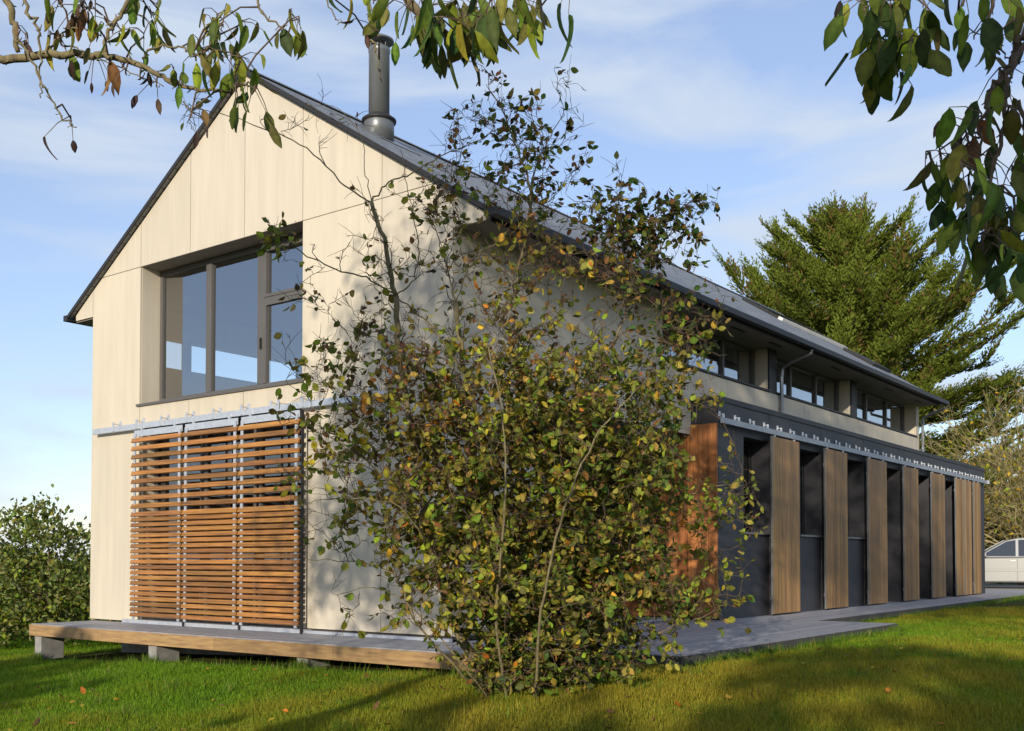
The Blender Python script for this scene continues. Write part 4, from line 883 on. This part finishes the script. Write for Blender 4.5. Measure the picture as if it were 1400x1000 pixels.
# ---- big cypress beyond the house
def cypress(base, H, R):
    b = Vector((base[0], base[1], -.06)); root = empty('cypress_tree', b, 'huge spreading cypress with upswept dark green sprays rising behind the roof', 'tree')
    mb = MB(); lean = RGT * -1.0; T = catmull([b, b + Vector((0, 0, H * .3)), b + lean * .4 + Vector((0, 0, H * .65)), b + lean + Vector((0, 0, H * .96))], 6); mb.tube(T, rad_list(.55, .04, len(T)), 10)
    mb.build('trunk', M['bark'], root, smooth=True)
    P = []; A = []; Nn = []; Sz = []; Cc = []; lb = MB()
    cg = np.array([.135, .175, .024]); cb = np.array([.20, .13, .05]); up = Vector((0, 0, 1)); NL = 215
    for k in range(NL):
        t = .07 + .91 * ((k + rng.random()) / NL) ** 1.1; i = min(int(t * (len(T) - 1)), len(T) - 1); s = T[i].copy(); s[2] = b[2] + H * t * .95
        az = k * 2.4 + rng.random() * .8; prof = 1.0 if t < .38 else (1 - (t - .38) / .62) ** .9 + .09
        ln = R * prof * (.55 + .55 * rng.random()); rise = .0 + .55 * t ** 1.6 + .14 * rng.random()
        d = Vector((cos(az), sin(az), 0)); sw = (rng.random() - .5) * .5; lat0 = d.cross(up); pts = []
        for j in range(10):
            q = j / 9; pts.append(s + d * ln * q + lat0 * (sw * ln * q * q) + Vector((0, 0, ln * (rise * q ** 1.8 + .05 * q - (.09 if t < .4 else 0) * sin(pi * q)))) + rv(.02 * ln * q))
        lb.tube(pts, rad_list(.10 * (1 - t) + .035, .01, 10), 5, caps=False)
        nsp = int(10 + ln * 13)
        for m in range(nsp):
            q = .10 + .90 * rng.random() ** .8; jj = min(int(q * 9), 8); p = pts[jj].lerp(pts[jj + 1], q * 9 - jj); dd = (pts[jj + 1] - pts[jj]).normalized()
            latv = dd.cross(up).normalized(); side = (1 if rng.random() < .5 else -1) * (.25 + .9 * rng.random()) * (1.15 - .75 * q)
            ax = (dd + latv * side + up * (.02 + .2 * rng.random())).normalized(); sl_ = (.7 + 1.0 * rng.random()) * (1.1 - .35 * q) * (.55 + .45 * min(1, ln / R + .25))
            brown = rng.random() < .06; nb = int(16 + 14 * sl_); la2 = ax.cross(up).normalized()
            for w in range(nb):
                f_ = (w + rng.random()) / nb; wdt = .20 * (1 - f_) ** .7 * min(1, 4 * f_ + .35); o_ = float(rng.normal()) * wdt
                pp = p + ax * sl_ * f_ + la2 * o_ + up * (.16 * f_ * f_ * sl_ + float(rng.normal()) * .03 - abs(o_) * .25)
                av = (ax * .9 + la2 * (1.1 * np.sign(o_) * rng.random()) + up * (.12 + .35 * rng.random()) + rv(.15)).normalized()
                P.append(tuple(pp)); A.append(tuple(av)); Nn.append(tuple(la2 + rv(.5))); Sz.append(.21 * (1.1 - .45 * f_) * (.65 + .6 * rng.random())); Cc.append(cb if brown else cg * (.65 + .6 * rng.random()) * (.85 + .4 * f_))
    lb.build('limbs', M['bark'], root)['kind'] = 'stuff'
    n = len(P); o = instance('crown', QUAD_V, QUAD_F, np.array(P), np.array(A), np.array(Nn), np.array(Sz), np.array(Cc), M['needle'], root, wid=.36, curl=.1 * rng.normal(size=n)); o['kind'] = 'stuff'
    print('cypress', n)
cyp = spot(1180, 765, 46)
cypress((cyp[0], cyp[1]), 16.2, 8.9)
s2 = spot(1480, 765, 52)
# ---- yellow-green bushes and the twiggy willow beside the car
bz = spot(1300, 765, 43)
leafy_tree('garden_shrub', (bz[0], bz[1]), 3.4, [(0, 0, 2.9, 2.2, 1.6, 1.7), (2.2, .4, 2.6, 2.0, 1.6, 1.6), (-1.6, 0, 2.2, 1.6, 1.5, 1.5)], 9000, .2, ['g', 'yg', 'ol'], [3, 1.6, 2], 'bright green bush beyond the far end of the dark extension', trunk_r=.1, limb_n=8, group='bushes beyond the driveway', cat='bush')
bz = spot(1400, 765, 41)
leafy_tree('garden_shrub', (bz[0], bz[1]), 3.0, [(0, 0, 1.8, 2.3, 1.5, 1.7), (2.4, .4, 1.7, 2.2, 1.6, 1.7), (-1.8, 0, 1.2, 1.4, 1.2, 1.2)], 9000, .18, ['dg', 'g', 'ol'], [3, 2, 2], 'dark green bush right behind the silver car', trunk_r=.1, limb_n=8, group='bushes beyond the driveway', cat='bush')
def willow(base, n, label):
    b = Vector((base[0], base[1], -.06)); root = empty('willow_tree', b, label, 'tree'); mb = MB()
    mb.tube([b, b + Vector((0, 0, 1)), b + Vector((-.2, 0, 2.4))], [.22, .18, .12], 8); mb.build('trunk', M['bark'], root, smooth=True)
    tw = MB(); L = Leaves()
    for k in range(n):
        s = b + Vector((0, 0, .8 + 1.8 * rng.random())) + rv(.15); az = rng.random() * 2 * pi; d = RGT * (cos(az) * 1.1 - .1) + FWD * sin(az) * .5; ln = 2.6 + 3.6 * rng.random(); el = .35 + 1.1 * rng.random()
        dr = (d * cos(el) + Vector((0, 0, sin(el)))).normalized(); P = []; q = s.copy(); v = dr * ln / 9
        for j in range(10): P.append(q.copy()); q = q + v + rv(.025); v = v + Vector((0, 0, -.012 * ln / 3)) + rv(.01)
        tw.tube(P, rad_list(.028, .006, 10), 3, col=(1, 1, 1), caps=False)
        for j in range(2, 10):
            for m in range(4):
                e = P[j] + (v.normalized() * .5 + rv(.35)).normalized() * (.3 + .4 * rng.random()); tw.tube([P[j], P[j].lerp(e, .5) + rv(.02), e], [.008, .006, .004], 3, caps=False)
                if rng.random() < .45: L.add(e, (e - P[j]) + rv(.2), rv(1), .16, ['yg', 'ol', 'y'][int(rng.random() * 3)])
    tw.build('twigs', M['wtwig'], root)['kind'] = 'stuff'; L.build('foliage', root, M['leaf'], .6, tv=QUAD_V, tf=QUAD_F)['kind'] = 'stuff'
M['wtwig'] = surf('willow_twig', (.36, .30, .14), .7, var=.2)
wz_ = spot(1400, 765, 39); willow((wz_[0], wz_[1]), 170, 'bare yellow-twigged willow arching above the silver car')
mass('far_hedge', -40, 60, 52, 60, 4.5, 26000, .5, ['g', 'dg', 'ol'], [1, 1, 1], 'distant dark tree belt closing the view beyond the driveway')

# fallen leaves
n = 260; x = 4 + 9 * rng.random(n); y = -5.5 + 4.2 * rng.random(n); x[:90] = 10.2 + 3 * rng.random(90); y[:90] = -1 + 7 * rng.random(90)
ok = ~((x < 8.5) & (y > -1.05)); x, y = x[ok], y[ok]; n = len(x); a = rng.normal(size=(n, 3)); a[:, 2] *= .25
o = instance('fallen_leaves', LEAF_V, LEAF_F, np.stack([x, y, gz(x, y) + .045], -1), a, np.stack([-a[:, 1], a[:, 0], .3 * rng.normal(size=n)], -1), .07 * (.6 + .6 * rng.random(n)), pick(['y', 'b', 'o'], [1, 2, 1], n), M['leaf'], curl=.3 * rng.normal(size=n)); tag(o, 'scattered fallen leaves lying in the grass', kind='stuff')

# ------------------------------------------------------------------ parked car
def car():
    ctr = Vector((7.45, 28.9, -.02)) - Vector((cos(radians(12.5)), sin(radians(12.5)), 0)) * .55; root = empty('parked_car', ctr, 'silver people carrier parked on gravel beyond the end of the extension', 'car')
    root.rotation_euler = (0, 0, radians(12.5))
    # local: x along the car (front = -x), y across (camera side = -y), z up
    def build(mb, name, mat, parent, **k):
        o = mb.build(name, mat, None, **k); o.parent = parent; return o
    zc = .32; wxs = (-1.42, 1.30); rw = .36
    def arch(cx): return [(cx + rw * cos(t), zc + rw * sin(t)) for t in np.linspace(pi, 0, 11)]
    low = [(-2.14, .30), *arch(wxs[0]), *[( -.9, .20), (.85, .20)], *arch(wxs[1]), (2.1, .28), (2.17, .55), (2.14, .95), (2.02, 1.06), (-.95, 1.02), (-1.35, .97), (-1.9, .84), (-2.12, .68), (-2.18, .5)]
    m = MB(); m.prism(low, 'y', -.87, .87); body = build(m, 'body', M['carpaint'], root, bevel=.05)
    # greenhouse
    prof = [(-1.18, 1.0), (-.95, 1.14), (-.25, 1.56), (.1, 1.64), (.8, 1.68), (1.5, 1.63), (1.82, 1.45), (2.04, 1.02)]
    def shell(pr, wb, wt, z0=1.0, z1=1.68):
        vs = []; n = len(pr)
        for s in (-1, 1):
            for (x, z) in pr: w = wb + (wt - wb) * (z - z0) / (z1 - z0); vs.append((x, s * w, z))
        return vs, [tuple(range(n)), tuple(reversed(range(n, 2 * n)))] + [(i, i + n, (i + 1) % n + n, (i + 1) % n) for i in range(n)]
    m = MB(); m.add(*shell(prof, .83, .66)); build(m, 'cabin', M['carpaint'], root, bevel=.03)
    # side glazing, slightly proud of the cabin
    for s in (-1, 1):
        for nm, q in (('side_window', [(-1.0, 1.05), (-.86, 1.14), (-.22, 1.52), (.05, 1.57), (.05, 1.05)]), ('side_window', [(.13, 1.05), (.13, 1.575), (.85, 1.60), (1.0, 1.58), (1.0, 1.05)]), ('side_window', [(1.08, 1.05), (1.08, 1.57), (1.45, 1.54), (1.70, 1.38), (1.84, 1.08)])):
            vs = []
            for (x, z) in q: w = .83 + (.66 - .83) * (z - 1.0) / .68 + .006; vs.append((x, s * w, z))
            for (x, z) in q: w = .83 + (.66 - .83) * (z - 1.0) / .68 - .01; vs.append((x, s * w, z))
            n = len(q); m = MB(); m.add(vs, [tuple(range(n)), tuple(reversed(range(n, 2 * n)))] + [(i, i + n, (i + 1) % n + n, (i + 1) % n) for i in range(n)]); build(m, nm, M['dglass_solid'], root)
        m = MB(); m.box(-1.0, 1.2, s * .871 - .012, s * .871 + .012, .56, .64); build(m, 'rub_strip', M['carpaint'], root, bevel=.006)
        m = MB(); m.box(-.95, 1.9, s * .871 - .004, s * .871 + .004, .985, 1.0); build(m, 'waist_trim', M['darkframe'], root)
        for x in (-1.0, .09, 1.03): m = MB(); m.box(x, x + .008, s * .8705 - .003, s * .8705 + .003, .25, .98); build(m, 'door_seam', M['darkframe'], root)
        for x in (-.12, .84): m = MB(); m.box(x, x + .17, s * .885 - .015, s * .885 + .015, .88, .915); build(m, 'door_handle', M['chrome'], root, bevel=.008)
        m = MB(); m.box(-.95, -.80, min(s * .85, s * 1.02), max(s * .85, s * 1.02), 1.02, 1.17); build(m, 'wing_mirror', M['carpaint'], root, bevel=.03)
        for x in wxs:
            m = MB(); vs = []
            t = MB(); prof_t = [(.22, -.1), (.30, -.1), (.315, -.06), (.315, .06), (.30, .1), (.22, .1)]
            for r_, yy_ in prof_t:
                for k in range(24): vs.append((x + r_ * cos(k * pi / 12), s * .79 + yy_, .30 + r_ * sin(k * pi / 12)))
            fs = [(i * 24 + k, i * 24 + (k + 1) % 24, ((i + 1) % 6) * 24 + (k + 1) % 24, ((i + 1) % 6) * 24 + k) for i in range(6) for k in range(24)]
            t.add(vs, fs); wh = build(t, 'wheel', M['rubber'], root, smooth=True)
            h = MB(); 
            for k in range(5):
                a = k * 2 * pi / 5; h.tube([(x, s * .86, .30), (x + .21 * cos(a), s * .85, .30 + .21 * sin(a))], [.05, .035], 6)
            h.tube([(x, s * .75, .30), (x, s * .80, .30)], .215, 20); build(h, 'rim', M['chrome'], wh)
        m = MB(); m.box(-2.14, -1.85, min(s * .55, s * .86), max(s * .55, s * .86), .68, .80); build(m, 'headlight', M['clearlens'], root, bevel=.02)
        m = MB(); m.box(2.08, 2.185, min(s * .66, s * .86), max(s * .66, s * .86), .70, 1.0); build(m, 'tail_light', M['redlens'], root, bevel=.02)
    vs = [(-1.20, -.76, 1.03), (-1.20, .76, 1.03), (-.27, .64, 1.56), (-.27, -.64, 1.56)]
    m = MB(); m.add([(a - .02, b, c + .02) for a, b, c in vs] + vs, [(0, 1, 2, 3), (7, 6, 5, 4), (0, 4, 5, 1), (1, 5, 6, 2), (2, 6, 7, 3), (3, 7, 4, 0)]); build(m, 'windscreen', M['dglass_solid'], root)
    m = MB(); m.box(-2.2, -2.12, -.8, .8, .26, .5); build(m, 'bumper', M['carpaint'], root, bevel=.03)
    m = MB(); m.box(2.1, 2.2, -.8, .8, .28, .55); build(m, 'bumper', M['carpaint'], root, bevel=.03)
M['dglass_solid'] = surf('car_glass', (.03, .035, .04), .08, var=.01, attr=False, spec=.9)
car()
